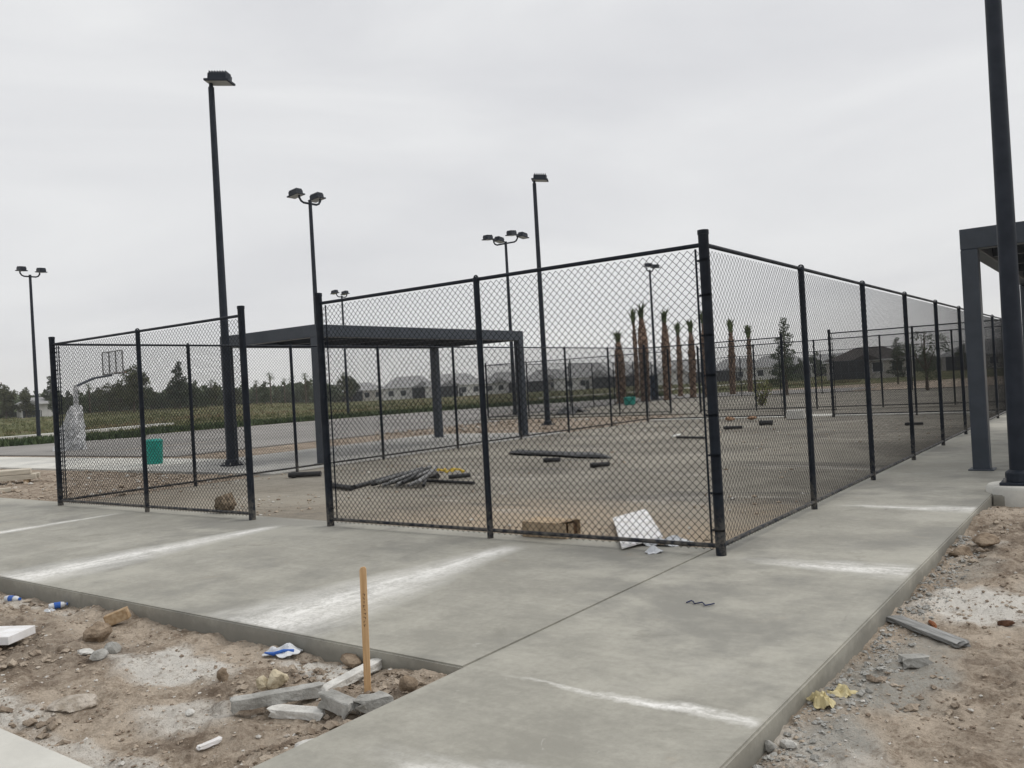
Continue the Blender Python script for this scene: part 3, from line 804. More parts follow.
def offcut(label, px, py, L, rz, r=.06, n=2):
    c = at(px, py)
    t = thing('pipe_offcut', label, 'offcut', c, rz, 'small black offcuts on the court floor')
    MB().tube([(-L/2, 0, r), (L/2, 0, r)], r, 12).build('pipe', 'blackplastic', t, True)
    MB().tube([(L*.1-L/2, 0, r), (L*.22-L/2, 0, r)], r*1.25, 12).build('coupling', 'blackplastic', t, True)
offcut('small black offcut just in front of the black mesh bundle', 552, 462, .40, .5, .05)
offcut('small black offcut nearest the white board side of the mesh bundle', 600, 467, .42, .9, .05)
offcut('stout black offcut by the left fence, seen through the opening', 305, 477, .75, .55, .06)
offcut('black offcut lying far back, left of the orange scraps', 733, 429, .6, .4, .05)
offcut('dark offcut near the pale block by the back opening', 766, 425, .45, .2, .08)
offcut('dark offcut on the court near the right side fence, farthest right', 914, 425, .5, .2, .04)
c = at(690, 439)
pipe('thin black rod lying on the far half of the court', c+Vector((-.5, .2, .04)), c+Vector((.55, -.1, .04)), .035, 'blackplastic', 'loose black pipes on the court', 'rod')
c = at(676, 437)
pipe('short pale pipe touching the end of the thin black rod', c+Vector((0, .3, .05)), c+Vector((.05, -.35, .05)), .03, 'pipewhite', None)
c = at(743, 421)
for i, (dx, dy, lab) in enumerate(((-.5, 0, 'left hand orange clay scrap at the back of the court'), (.25, .2, 'right hand orange clay scrap at the back of the court'))):
    single('clay_scrap', rock_mesh(.22, .16, .09, 60+i, 2), 'clayscrap', lab, 'scrap', c+Vector((dx, dy, .1)), .3*i)
c = at(796, 419)
single('pale_block', MB().box((0, 0, .17), (.62, .4, .34)), 'concrete_white', 'pale concrete block beside the back opening', 'block', c, .1, bevel=.02)
c = at(648, 418)
single('white_stub', MB().tube([(0, 0, 0), (0, 0, .62)], .045, 10).tube([(0, 0, .60), (0, 0, .68)], .06, 10), 'pipewhite', 'white pipe stub standing upright near the far fence', 'pipe stub', c, smooth=True)
c = at(570, 413)
m = crumple(1.5, 4.4, .42, 12, 16)
single('dark_tarp', m, 'blackplastic', 'low dark tarp heap on the asphalt beyond the court', 'tarp', (c.x, c.y, 0), 0.3)
c = far(653.5, 73, 0)
t = thing('equipment_cabinet', 'narrow dark blue cabinet by the lamp post among the palms', 'cabinet', c, YAW)
MB().box((0, 0, 1.0), (.62, .6, 2.0)).build('cabinet_body', 'bluebox', t, bevel=.03)
MB().box((0, 0, 2.04), (.70, .68, .07)).build('cabinet_roof', 'bluebox', t, bevel=.02)
MB().box((.02, -.305, 1.0), (.46, .02, 1.7)).build('cabinet_door', 'bluebox', t, bevel=.006)

# lumber by the soil strip at the left edge
a, b = at(-34, 486), at(37, 480); d = b-a; L = d.length; a.z = b.z = gz((a.x+b.x)/2, (a.y+b.y)/2)
t = thing('board_stack', 'pale stack of thick boards raised on blocks at the left edge', 'board stack', (a+b)/2, math.atan2(d.y, d.x))
for k, (dy, tl) in enumerate(((-.15, .0), (.16, .06))):
    MB().box((tl, dy, .16), (L, .29, .13)).build('board', 'lumber', t, bevel=.008)
    MB().box((-.05-tl, dy*.9, .30), (L-.12, .30, .13), rz=R(1.5*k-.6)).build('board', 'lumber', t, bevel=.008)
for dx in (-.36, .36):
    MB().box((dx*L, 0, .045), (.12, .55, .10)).build('bearer', 'woodblock', t, bevel=.006)
a, b = at(-40, 495), at(11, 490); d = b-a; L = d.length; a.z = b.z = gz((a.x+b.x)/2, (a.y+b.y)/2)
single('lumber', MB().box((0, 0, .05), (L, .16, .09)), 'lumber', 'single pale board on the soil in front of the raised board stack', 'board', (a+b)/2, math.atan2(d.y, d.x), bevel=.006)
# young yellow green shrub
def sprigs(n, h, spread, lw, ll, seed):
    r = random.Random(seed); m = MB()
    for k in range(n):
        a = r.uniform(0, 6.28); e = r.uniform(.25, 1.)
        base = Vector((r.uniform(-.1, .1), r.uniform(-.1, .1), 0))
        tip = base+Vector((math.cos(a)*spread*e*r.uniform(.2, 1), math.sin(a)*spread*e*r.uniform(.2, 1), h*r.uniform(.5, 1)))
        for q in range(10):
            p = base.lerp(tip, (q+1)/10)
            dv = Vector((r.gauss(0, 1), r.gauss(0, 1), r.gauss(.5, .6))).normalized()*ll
            wv = dv.cross(Vector((r.gauss(0, 1), r.gauss(0, 1), r.gauss(0, 1)))).normalized()*lw
            m.add([p-wv, p+dv*.5-wv*.2, p+dv, p+dv*.5+wv], ((0, 1, 2, 3),))
    return m
c = at(762, 406)
t = thing('young_shrub', 'thin yellow green shrub beyond the back fence opening', 'shrub', c)
sprigs(26, 1.5, .9, .05, .22, 4).build('foliage', 'frond_dry', t)
m = MB(); r_ = random.Random(2)
for k in range(7):
    a = r_.uniform(0, 6.28); m.tube([(0, 0, 0), (.35*math.cos(a), .35*math.sin(a), .6), (.6*math.cos(a), .6*math.sin(a), 1.2)], [.02, .014, .006], 5)
m.build('stem', 'bark', t)

# ------------------------------------------------------------------ near rubble
def on(x, y, sink=0.): return Vector((x, y, gz(x, y)-sink))
def gp(px, py):
    z = -.12
    for _ in range(4):
        p = at(px, py, z); z = gz(p.x, p.y)
    return Vector((p.x, p.y, z))
# survey stake
s0 = gp(368, 694)
t = thing('survey_stake', 'upright wooden survey stake among the concrete pieces', 'stake', s0, R(38))
t.rotation_euler = (R(-.8), R(.7), R(38))
m = MB(); W2, T2, HH = .021, .007, .79
prof = [(-W2, -.12), (W2, -.12), (W2, HH-.012), (W2*.55, HH), (-W2*.6, HH-.004), (-W2, HH-.02)]
n6 = len(prof)
m.add([(x, -T2, z) for x, z in prof]+[(x, T2, z) for x, z in prof], [tuple(range(n6)), tuple(reversed(range(n6, 2*n6)))]+[(i, i+n6, (i+1) % n6+n6, (i+1) % n6) for i in range(n6)])
m.build('lath', 'wood', t, bevel=.0015)
m = MB(); r_ = random.Random(5)
for k in range(9):
    z = HH-.17-.024*k
    m.box((r_.uniform(-.002, .004), -T2-.0006, z), (r_.uniform(.008, .016), .001, .003), ry=r_.uniform(-.5, .5))
    m.box((r_.uniform(-.006, .006), -T2-.0006, z-.006), (.003, .001, r_.uniform(.006, .014)), ry=r_.uniform(-.3, .3))
m.build('ink_marks', speck('faded_ink', (.05, .03, .02), (.10, .06, .04), 30, .8), t)

def chunk(name, label, a, b, w, h, mat, seed, zoff=0., cat='concrete chunk', tilt=0.):
    """a broken-off concrete strip from a to b with rough ends"""
    a, b = Vector(a), Vector(b); d = b-a; L = d.length; r = random.Random(seed)
    bm = bmesh.new(); bmesh.ops.create_cube(bm, size=1.)
    bmesh.ops.scale(bm, vec=(L, w, h), verts=bm.verts)
    long_e = [e for e in bm.edges if abs((e.verts[0].co-e.verts[1].co).x) > L*.5]
    bmesh.ops.subdivide_edges(bm, edges=long_e, cuts=max(4, int(L/.06)), use_grid_fill=True)
    oth = [e for e in bm.edges if abs((e.verts[0].co-e.verts[1].co).x) < 1e-5]
    bmesh.ops.subdivide_edges(bm, edges=oth, cuts=2, use_grid_fill=True)
    for v in bm.verts:
        e = abs(v.co.x)/(L/2)
        k = .10 if e < .97 else .38
        bot = 1.8 if v.co.z < 0 else .5
        v.co += Vector((r.uniform(-1, 1)*w*.25*(1 if e > .9 else .3), r.uniform(-1, 1)*w*k*.45*bot*.6, r.uniform(-1, 1)*h*k*bot*.5))
    bmesh.ops.bevel(bm, geom=[e for e in bm.edges if e.calc_face_angle(0) > .7], offset=h*.07, segments=1, affect='EDGES', clamp_overlap=True)
    me = bpy.data.meshes.new(name); bm.to_mesh(me); bm.free()
    return single(name, me, mat, label, cat, (a+b)/2+Vector((0, 0, h*.42+zoff)), math.atan2(d.y, d.x), rx=tilt)
chunk('concrete_chunk', 'longest grey concrete strip, left of the survey stake', gp(234, 716), gp(322, 694), .085, .075, 'concrete_grey', 1, .02)
chunk('concrete_chunk', 'pale jagged concrete sliver in front of the longest grey strip', gp(274, 718), gp(324, 708), .10, .05, 'concrete_white', 2)
chunk('concrete_chunk', 'bright white concrete strip pointing at the slab behind the stake', gp(322, 696), gp(379, 669), .085, .055, 'concrete_white', 3, .015)
chunk('concrete_chunk', 'short grey concrete block just left of the stake foot', gp(327, 706), gp(354, 715), .10, .085, 'concrete_grey', 4, .025)
chunk('concrete_chunk', 'short grey concrete block just right of the stake foot', gp(358, 717), gp(390, 710), .10, .08, 'concrete_grey', 5, .035)
def stone(label, px, py, s, mat, seed, name='stone', cat='stone', lift=.5, sq=(1, 1, 1), sub=2):
    p = gp(px, py)
    return single(name, rock_mesh(s*sq[0], s*sq[1], s*sq[2], seed, sub), mat, label, cat, p+Vector((0, 0, s*sq[2]*lift)), seed*1.7)
stone('larger round yellowish stone behind the longest grey strip', 277, 690, .082, 'limestone', 11, sub=3)
stone('smaller yellowish stone touching the left of the larger one', 264, 690, .066, 'limestone', 12, sub=3, sq=(1, .8, 1))
stone('brown pointed clod left of the yellowish stones', 223, 681, .055, 'clod', 13, 'clod', 'clod', sq=(.8, .8, 1.2))
stone('round dusty clod beside the wood block near the slab edge', 98, 640, .115, 'clod', 14, 'clod', 'clod', sub=3)
stone('pale flat stone at the left of the trio below the round clod', 86, 656, .075, 'concrete_white', 15, sq=(1.2, .7, .45))
stone('middle grey stone of the trio below the round clod', 99, 657, .085, 'concrete_grey', 16, sq=(1.1, .8, .55))
stone('right hand grey stone of the trio below the round clod', 112, 652, .08, 'concrete_grey', 17, sq=(1, .8, .7))
stone('rough pale slab fragment near the bottom edge left of the walk', 312, 750, .105, 'concrete_white', 18, 'slab_fragment', 'stone', sq=(.9, 1., .3), sub=3)
stone('white pebble alone in the dirt below the stake blocks', 337, 743, .026, 'concrete_white', 19)
stone('white flat chip in the dirt left of the longest strip', 189, 712, .05, 'concrete_white', 20, sq=(1.2, .7, .4))
stone('dark moist clod under the corner of the slab', 410, 690, .07, 'clod', 21, 'clod', 'clod')
stone('low crusty clod behind the stake against the slab face', 352, 664, .085, 'clod', 22, 'clod', 'clod', sq=(1.4, .8, .7))
stone('pale grey crust slab in the middle of the left dirt', 75, 706, .15, 'crust', 23, 'crust_slab', 'stone', .1, (1.2, .9, .40), 3)
stone('white lump at the foot of the walk near the bottom edge', 790, 748, .05, 'concrete_white', 24, sq=(1.2, .8, .6))
stone('grey lump at the foot of the walk, left of the white lump', 770, 752, .04, 'concrete_grey', 25)
stone('dark husk alone on the pale dust at the right', 1007, 626, .055, 'husk', 26, 'husk', 'husk', sq=(1.2, .8, .6))
stone('orange brown shard lying behind the grey plank', 933, 626, .062, 'rust', 27, 'clay_shard', 'shard', sq=(1.4, .5, .4))
stone('dark clod by the walk edge at the right, before the footing', 960, 552, .11, 'clod', 28, 'clod', 'clod', sq=(1.2, .9, .7), sub=3)
stone('dark flat clod beyond the pale dust patch at the right', 985, 545, .13, 'clod', 29, 'clod', 'clod', sq=(1.2, 1., .6), sub=3)
a, b = gp(893, 618), gp(962, 648)
chunk('weathered_plank', 'splintered grey plank lying in the dirt right of the walk', a, b, .12, .03, 'plank', 31, .02, 'plank')
a, b = gp(902, 664), gp(928, 662)
chunk('concrete_chunk', 'grey concrete piece half buried below the splintered plank', a, b, .09, .06, 'concrete_grey', 32, -.005)
a, b = gp(199, 756), gp(221, 745)
chunk('white_stick', 'white trim stick lying near the bottom left sidewalk', a, b, .034, .024, 'whiteboard', 33, .008, 'stick')
# wood block
p = gp(118, 628)
single('wood_block', MB().box((0, 0, .06), (.20, .09, .10), ry=R(-18)), 'woodblock', 'tan wooden block end lying beside the slab edge', 'wood block', p+Vector((0, 0, .01)), R(50), bevel=.006)
# white panel corner at left edge
p = gp(-16, 643)
single('foam_slab', MB().box((0, 0, .04), (.80, .34, .07)), 'whiteboard', 'thick white panel jutting in at the left edge above the dirt', 'panel', p+Vector((-.1, .0, .03)), R(30), bevel=.004)
def bottle(label, px, py, rz, L=.19):
    p = gp(px, py)
    t = thing('plastic_bottle', label, 'bottle', p+Vector((0, 0, .034)), rz, 'crushed water bottles by the slab edge')
    MB().tube([(-L/2, 0, 0), (-L*.3, .004, 0), (-L*.1, 0, .004), (L*.2, 0, 0), (L*.36, 0, 0), (L*.42, 0, 0), (L*.5, 0, 0)], [.026, .032, .024, .031, .026, .013, .012], 14).build('bottle', 'clearplastic', t, True)
    MB().tube([(-L*.2, .001, .001), (0, 0, .003), (L*.14, 0, .001)], [.0335, .030, .0335], 14, False).build('wrapper', 'blue', t, True)
    MB().tube([(L*.47, 0, 0), (L*.55, 0, 0)], .015, 12).build('cap', 'blue', t, True)
bottle('crushed water bottle with blue wrapper at the left edge', 13, 604, .3)
bottle('water bottle end with blue wrapper, a step right of the other bottle', 58, 608, 1.2, .16)
p = gp(284, 655)
t = thing('plastic_film', 'scrap of clear film with a blue band by the slab face', 'plastic scrap', p+Vector((0, 0, .01)), R(20))
crumple(.24, .17, .07, 21).build('film', 'clearplastic', t)
MB().tube([(-.11, -.085, .03), (-.04, -.075, .02), (.03, -.05, .04), (.10, -.02, .03)], [.006, .015, .012, .014], 8).build('band', 'blue', t, True)
p = gp(49, 612)
single('paper_scrap', crumple(.12, .07, .04, 33), 'clearplastic', 'small whitish scrap just below the two water bottles', 'scrap', p, .5)
for i, (px, py, lab) in enumerate(((823, 706, 'yellowed crumpled paper nearest the walk edge'), (841, 696, 'yellowed folded paper right of the other crumpled one'))):
    p = gp(px, py)
    single('crumpled_paper', crumple(.11, .16, .085, 40+i, 9), 'paper', lab, 'paper', p, .6-.9*i)
p = at(700, 605)
w_ = [(-.11+.024*k, .035*math.sin(k*1.5)+.02*math.sin(k*.7), .007+.006*abs(math.sin(k))) for k in range(10)]
single('wire_scrap', MB().tube(w_, .0055, 6), 'blue_wire', 'small twisted scrap of dark blue wire lying on the open concrete walk', 'wire', (p.x, p.y, .004), .1, smooth=True)

# loose gravel and clods: too many to count
def litter(name, n, region, smin, smax, seed, mat, label, level=None, ex=2.6):
    r = np.random.RandomState(seed); V = []; F = []
    base = np.array([(1, 0, 0), (-1, 0, 0), (0, 1, 0), (0, -1, 0), (0, 0, 1), (0, 0, -1), (.6, .6, .5), (-.6, .6, .5), (.6, -.6, .5), (-.6, -.6, .5)], float)
    faces = [(4, 6, 0), (4, 2, 6), (6, 2, 0), (4, 7, 2), (4, 1, 7), (7, 1, 2), (4, 9, 1), (4, 3, 9), (9, 3, 1), (4, 8, 3), (4, 0, 8), (8, 0, 3), (0, 2, 5), (2, 1, 5), (1, 3, 5), (3, 0, 5)]
    X, Y = region(r, n); Z = dirt_h(X, Y) if level is None else np.full(len(X), level)
    S = smin*(smax/smin)**(r.rand(len(X))**ex)
    tint = r.rand(len(X)); T = []
    for i in range(len(X)):
        if level is None and bool(under_slab(X[i:i+1], Y[i:i+1], -.01)[0]): continue
        b = base*(1+.35*r.randn(10, 1)*.5)*np.array([1, r.uniform(.6, 1), r.uniform(.45, .8)])*S[i]
        a = r.rand()*6.28; c, s = math.cos(a), math.sin(a)
        b = b @ np.array([[c, s, 0], [-s, c, 0], [0, 0, 1]])
        o = len(V); V += [tuple(q) for q in b+np.array([X[i], Y[i], Z[i]+S[i]*.15])]
        F += [tuple(q+o for q in f) for f in faces]; T += [tint[i]]*10
    me = bpy.data.meshes.new(name); me.from_pydata(V, [], F)
    at_ = me.attributes.new('tint', 'FLOAT', 'POINT'); at_.data.foreach_set('value', np.array(T, np.float32))
    return tag(link(name, me, mat), label, 'gravel', kind='stuff')
def gravelmat():
    t = NT('mixed_gravel'); a = t.attr('tint'); v = t.pos()
    c = t.mix(t.ramp(a, .1, .5), (.21, .165, .125), (.40, .335, .265))
    c = t.mix(t.ramp(a, .72, .9), c, (.55, .53, .49))
    return t.done(c, .95, t.bump(t.noise(v, 120, 3), .5, .005), .1)
MAT['gravel'] = gravelmat()
def reg_left(r, n):
    x = -11+7.4*r.rand(n)**.8; y = 2.3+1.88*r.rand(n); return x, y
def reg_right(r, n):
    return -1.58+2.6*r.rand(n)**1.3, 3.4+9.4*r.rand(n)
def reg_edge(r, n):
    return -1.58+.28*r.rand(n)**1.5, 3.6+6.5*r.rand(n)
litter('gravel', 4200, reg_left, .004, .021, 1, 'gravel', 'loose gravel and clods on the dirt below the apron')
litter('gravel', 5000, reg_right, .004, .021, 2, 'gravel', 'loose gravel and clods on the dirt right of the walk')
litter('slurry_crumbs', 1500, reg_edge, .006, .028, 3, 'concrete_grey', 'grey concrete crumbs along the right edge of the walk')

def reg_court(r, n):
    x = -16.8+13.3*r.rand(n); y = 8.4+24.*r.rand(n)**1.5
    k = fbm(x*.6, y*.6, 71, 3)+.5*(x > -7)*(y < 11.5) > .05
    return x[k], y[k]
litter('court_gravel', 4200, reg_court, .008, .045, 12, 'gravel', 'loose stones and crumbs on the floor of the fenced court', -.012)
def reg_strip(r, n): return -26+8.8*r.rand(n), 8.4+4.6*r.rand(n)
litter('strip_gravel', 900, reg_strip, .015, .09, 13, 'gravel', 'stones on the soil strip left of the court')
def reg_lot(r, n): return -28.5+11.3*r.rand(n)*np.where(r.rand(n) > .5, .4, 1.), 27+10*r.rand(n)
litter('lot_gravel', 900, reg_lot, .03, .14, 14, 'gravel', 'stones and clods on the bare soil behind the left shelter')
MAT['soil'] = speck('lumpy_soil', (.19, .148, .112), (.48, .41, .33), 5, 1., .9, .05, bs=60, obj=False)
def reg_clod(r, n):
    x = np.concatenate([-10.5+6.8*r.rand(n)**.7, -1.4+2.3*r.rand(n)]); y = np.concatenate([2.4+1.7*r.rand(n), 3.8+8.8*r.rand(n)])
    k = fbm(x*1.3, y*1.3, 44, 3) > .05
    return x[k], y[k]
litter('soil_clods', 2600, reg_clod, .010, .052, 6, 'soil', 'lumps of brown soil scattered through the near dirt', ex=1.9)

# ------------------------------------------------------------------ vegetation
def leaf_cloud(centers, n, ls, seed, up=.3):
    """n leaf faces spread through blobs (centre, radii)"""
    r = np.random.RandomState(seed); wts = np.array([c[1][0]*c[1][1]*c[1][2] for c in centers])**.7; wts /= wts.sum()
    pick = r.choice(len(centers), n, p=wts)
    C = np.array([c[0] for c in centers])[pick]; Rr = np.array([c[1] for c in centers])[pick]
    d = r.randn(n, 3); d /= np.linalg.norm(d, axis=1)[:, None]
    P = C + d*Rr*(.45+.6*r.rand(n, 1)**.6)
    u = r.randn(n, 3)+np.array([0, 0, up]); u /= np.linalg.norm(u, axis=1)[:, None]
    w = np.cross(u, r.randn(n, 3)); w /= np.linalg.norm(w, axis=1)[:, None]
    s = ls*(.6+.8*r.rand(n, 1))
    V = np.stack([P-w*s*.4, P+u*s*.2-w*s*.5, P+u*s, P+u*s*.2+w*s*.5], 1).reshape(-1, 3)
    m = MB(); m.v = [tuple(v) for v in V]; m.f = [(4*i, 4*i+1, 4*i+2, 4*i+3) for i in range(n)]
    return m
def tree_proto(kind, seed):
    r = random.Random(seed); t = bpy.data.objects.new({'broad': 'broadleaf_tree', 'pine': 'pine_tree', 'palm': 'palm_tree'}[kind], None); COL.objects.link(t)
    if kind == 'broad':
        H = 8.5; cl = []
        for k in range(13):
            a = r.uniform(0, 6.28); e = r.uniform(.2, 1)
            cl.append(((2.1*e*math.cos(a), 2.1*e*math.sin(a), r.uniform(2.2, 7.2)-.9*e), (r.uniform(.8, 1.5), r.uniform(.8, 1.5), r.uniform(.6, 1.2))))
        cl.append(((r.uniform(-.8, .8), 0, 7.4), (.7, .7, .9)))
        leaf_cloud(cl if seed < 5 else cl[:7], 2600 if seed < 5 else 2200, .34 if seed < 5 else .15, seed).build('crown', 'leaf' if seed % 2 else 'leaf_olive', t)
        m = MB().tube([(0, 0, -.3), (.1, 0, 2), (0, .1, 5), (.1, 0, 7)], [.22, .16, .1, .04], 8)
        for c, _ in cl[:6]: m.tube([(0, 0, 2.2), tuple(np.array(c)*.6+np.array([0, 0, 1.])), c], [.1, .06, .03], 5)
    elif kind == 'pine':
        cl = []
        for k in range(20):
            z = 1.6+6.8*k/19; rr = 1.9*(1-.8*k/19)*r.uniform(.6, 1.1); a = k*2.4
            cl.append(((rr*.75*math.cos(a), rr*.75*math.sin(a), z), (rr*.6+.15, rr*.6+.15, .42)))
        leaf_cloud(cl, 2000 if seed < 13 else 5200, .30 if seed < 13 else .13, seed, .8).build('crown', 'leaf_pine', t)
        m = MB().tube([(0, 0, -.3), (.05, 0, 4), (0, 0, 8.6)], [.17, .11, .03], 8)
        for c, _ in cl: m.tube([(0, 0, c[2]-.2), c], [.04, .015], 4)
    else:
        fm = MB()
        for k in range(34):
            a = k*2.4; el = r.uniform(-.7, 1.2); L = r.uniform(1.3, 1.9)
            dr = Vector((math.cos(a)*math.cos(el), math.sin(a)*math.cos(el), math.sin(el)))
            base = Vector((0, 0, 7.2)); mid = base+dr*L*.55; sidev = Vector((-math.sin(a), math.cos(a), 0))
            for q in range(9):
                f = (q-4)/4.; tip = base+dr*L*(1-.25*abs(f))+sidev*f*.75+Vector((0, 0, -.5*abs(f)-.15*r.random()))
                fm.add([mid-sidev*.03, mid+sidev*.03, tip], ((0, 1, 2),))
            fm.add([base-sidev*.03, base+sidev*.03, mid+sidev*.03, mid-sidev*.03], ((0, 1, 2, 3),))
        fm.build('crown', 'frond', t)
        m = MB().tube([(0, 0, -.3), (.05, 0, 3), (.02, .02, 5.5), (0, 0, 7.2)], [.2, .17, .17, .2], 9)
    m.build('trunk', 'bark', t)
    return t
protos = {('broad', k): tree_proto('broad', k) for k in (1, 2, 3, 4)}
protos.update({('pine', k): tree_proto('pine', k+10) for k in (1, 2)})
protos['pine', 3] = tree_proto('pine', 13); protos['broad', 5] = tree_proto('broad', 5)
protos['palm', 1] = tree_proto('palm', 21)
HT = {'broad': 8.3, 'pine': 8.7, 'palm': 8.9}
# (column, distance, top row in the picture, kind, variant)
TREES = []
r_ = random.Random(11)
tops = [(-150, 380), (-60, 382), (0, 384), (30, 388), (60, 391), (100, 389), (134, 369), (160, 388), (180, 370), (205, 383), (240, 382), (262, 377), (290, 381), (325, 380)]
def top_at(x): return float(np.interp(x, [a for a, _ in tops], [b for _, b in tops]))
x = -170.
while x < 332:
    kind = 'broad'; v = r_.randint(1, 4)
    TREES.append((x, r_.uniform(150, 215), top_at(x)+r_.uniform(-1, 9), kind, v)); x += r_.uniform(8, 13)
TREES += [(134, 145, 368, 'broad', 4), (180, 150, 365, 'pine', 2), (52, 160, 381, 'pine', 2), (271, 150, 371, 'palm', 1), (285, 165, 377, 'palm', 1), (306, 150, 371, 'palm', 1), (257, 170, 379, 'palm', 1), (232, 165, 377, 'palm', 1), (293, 175, 374, 'palm', 1), (315, 160, 373, 'palm', 1), (212, 180, 379, 'palm', 1), (90, 185, 384, 'palm', 1),
          (345, 205, 373, 'broad', 2), (352, 215, 376, 'broad', 3), (628, 260, 367, 'palm', 1), (600, 300, 366, 'palm', 1), (455, 300, 371, 'palm', 1), (432, 290, 371, 'palm', 1)]
x = 800.
while x < 1130:
    TREES.append((x, r_.uniform(170, 230), 351-.045*(x-900)+r_.uniform(-6, 5), 'broad', r_.randint(1, 4))); x += r_.uniform(12, 22)
TREES += [(786, 66, 321, 'pine', 3), (926, 62, 324, 'broad', 5), (897, 88, 340, 'pine', 3)]
TREES.sort()
used = set(); ords = {}
ORD = 'first second third fourth fifth sixth seventh eighth ninth tenth eleventh twelfth thirteenth fourteenth fifteenth sixteenth seventeenth eighteenth nineteenth twentieth'.split()
def ordn(n):
    if n <= 20: return ORD[n-1]
    return {2: 'twenty', 3: 'thirty', 4: 'forty', 5: 'fifty'}[n//10] + ('' if n % 10 == 0 else '-'+ORD[n % 10-1])
for (px, dep, ty, kind, v) in TREES:
    zb = 1.0 if px < 320 else 0.
    hz = 386.4+.0563*(512-px)
    top = EYE + (hz-ty)*dep/FPX
    p = far(px, dep, zb); sc = (top-zb)/HT[kind]
    where = 'left tree line' if px < 400 else ('trees behind the houses' if px < 700 else 'right tree line')
    k = (kind, where); ords[k] = ords.get(k, 0)+1
    nm = {'broad': 'rounded dark green tree', 'pine': 'pointed conifer', 'palm': 'ragged headed palm'}[kind]
    lab = {786: 'loose pointed conifer standing close behind the far court, above the fence', 926: 'thin leafy tree standing close behind the right side fence', 897: 'slender conifer between the dark roofed house and the thin leafy tree'}.get(px, f'{nm} in the {where}, {ordn(ords[k])} of its kind from the left')
    root = protos[kind, v]
    wsc = sc*(1. if px in (786, 926, 897) else (.98 if kind == 'broad' else 1.))
    o = dup(root, p, r_.uniform(0, 6.28), lab, (wsc, wsc, sc)) if root in used else root
    if root not in used:
        used.add(root); o.location = p; o.rotation_euler = (0, 0, r_.uniform(0, 6.28)); o.scale = (wsc, wsc, sc)
    tag(o, lab, 'tree', 'trees of the ' + where.replace('trees ', 'row '))
for o in protos.values():
    if o not in used:
        for c in [c for c in COL.objects if c.parent == o]: bpy.data.objects.remove(c)
        bpy.data.objects.remove(o)

# thicket: one far-off mass behind the individual trees
cl = []
for k in range(150):
    p = far(-190+525*k/149, r_.uniform(205, 245)); h = r_.uniform(2.4, 4.2)
    cl.append(((p.x, p.y, .8+h*.55), (3.4, 3.4, h*.75)))
tag(leaf_cloud(cl, 26000, .9, 77).build('thicket', 'leaf'), 'dark continuous thicket behind the left tree line', 'thicket', kind='stuff')
cl = []
for k in range(60):
    p = far(780+360*k/59, r_.uniform(215, 250)); h = r_.uniform(2.2, 4.)
    cl.append(((p.x, p.y, h*.5), (3.4, 3.4, h*.75)))
tag(leaf_cloud(cl, 10000, .9, 78).build('thicket', 'leaf'), 'dark continuous thicket at the right, behind the house with the dark roof', 'thicket', kind='stuff')

# low ground cover strip and weeds
def tufts(name, pts, h, w, seed, mat, label, cat, blades=5):
    r = np.random.RandomState(seed); m = MB()
    for (x, y, z, s) in pts:
        for b in range(blades):
            a = r.rand()*6.28; l = h*s*(.5+.7*r.rand()); ww = w*s
            bx, by = x+r.randn()*.12, y+r.randn()*.12
            tx, ty = bx+math.cos(a)*l*.4, by+math.sin(a)*l*.4
            m.add([(bx-ww*math.sin(a), by+ww*math.cos(a), z), (bx+ww*math.sin(a), by-ww*math.cos(a), z), (tx, ty, z+l)], ((0, 1, 2),))
    return tag(m.build(name, mat), label, cat, kind='stuff')
r2 = np.random.RandomState(9)
P = []
for k in range(5200):
    px = -120+780*r2.rand(); d0 = 56 if px < 140 else 60+(px-140)*.05
    d = d0 + (2.0 + 3.2*(px < 260))*r2.rand(); q = far(px, d)
    P.append((q.x, q.y, 0., .8+.8*r2.rand()))
tufts('ground_cover', P, .26, .07, 3, 'cover', 'low green ground cover along the far edge of the asphalt', 'ground cover', 5)
P = []
dg = bpy.context.evaluated_depsgraph_get(); FIELD_EV = FIELD
for k in range(16000):
    px = -150+1010*r2.rand(); d0 = 62 if px < 140 else 66+(px-140)*.055
    d = d0 + 130*r2.rand()**1.6; q = far(px, d)
    lift = 1.15*float(sstep(60., 170., np.array(d)))*float(sstep(370., 250., np.array(px)))
    P.append((q.x, q.y, lift, .7+1.1*r2.rand()))
tufts('weeds', P, .17, .045, 4, 'weed', 'tall weeds and grass blades over the rough field', 'weeds', 4)

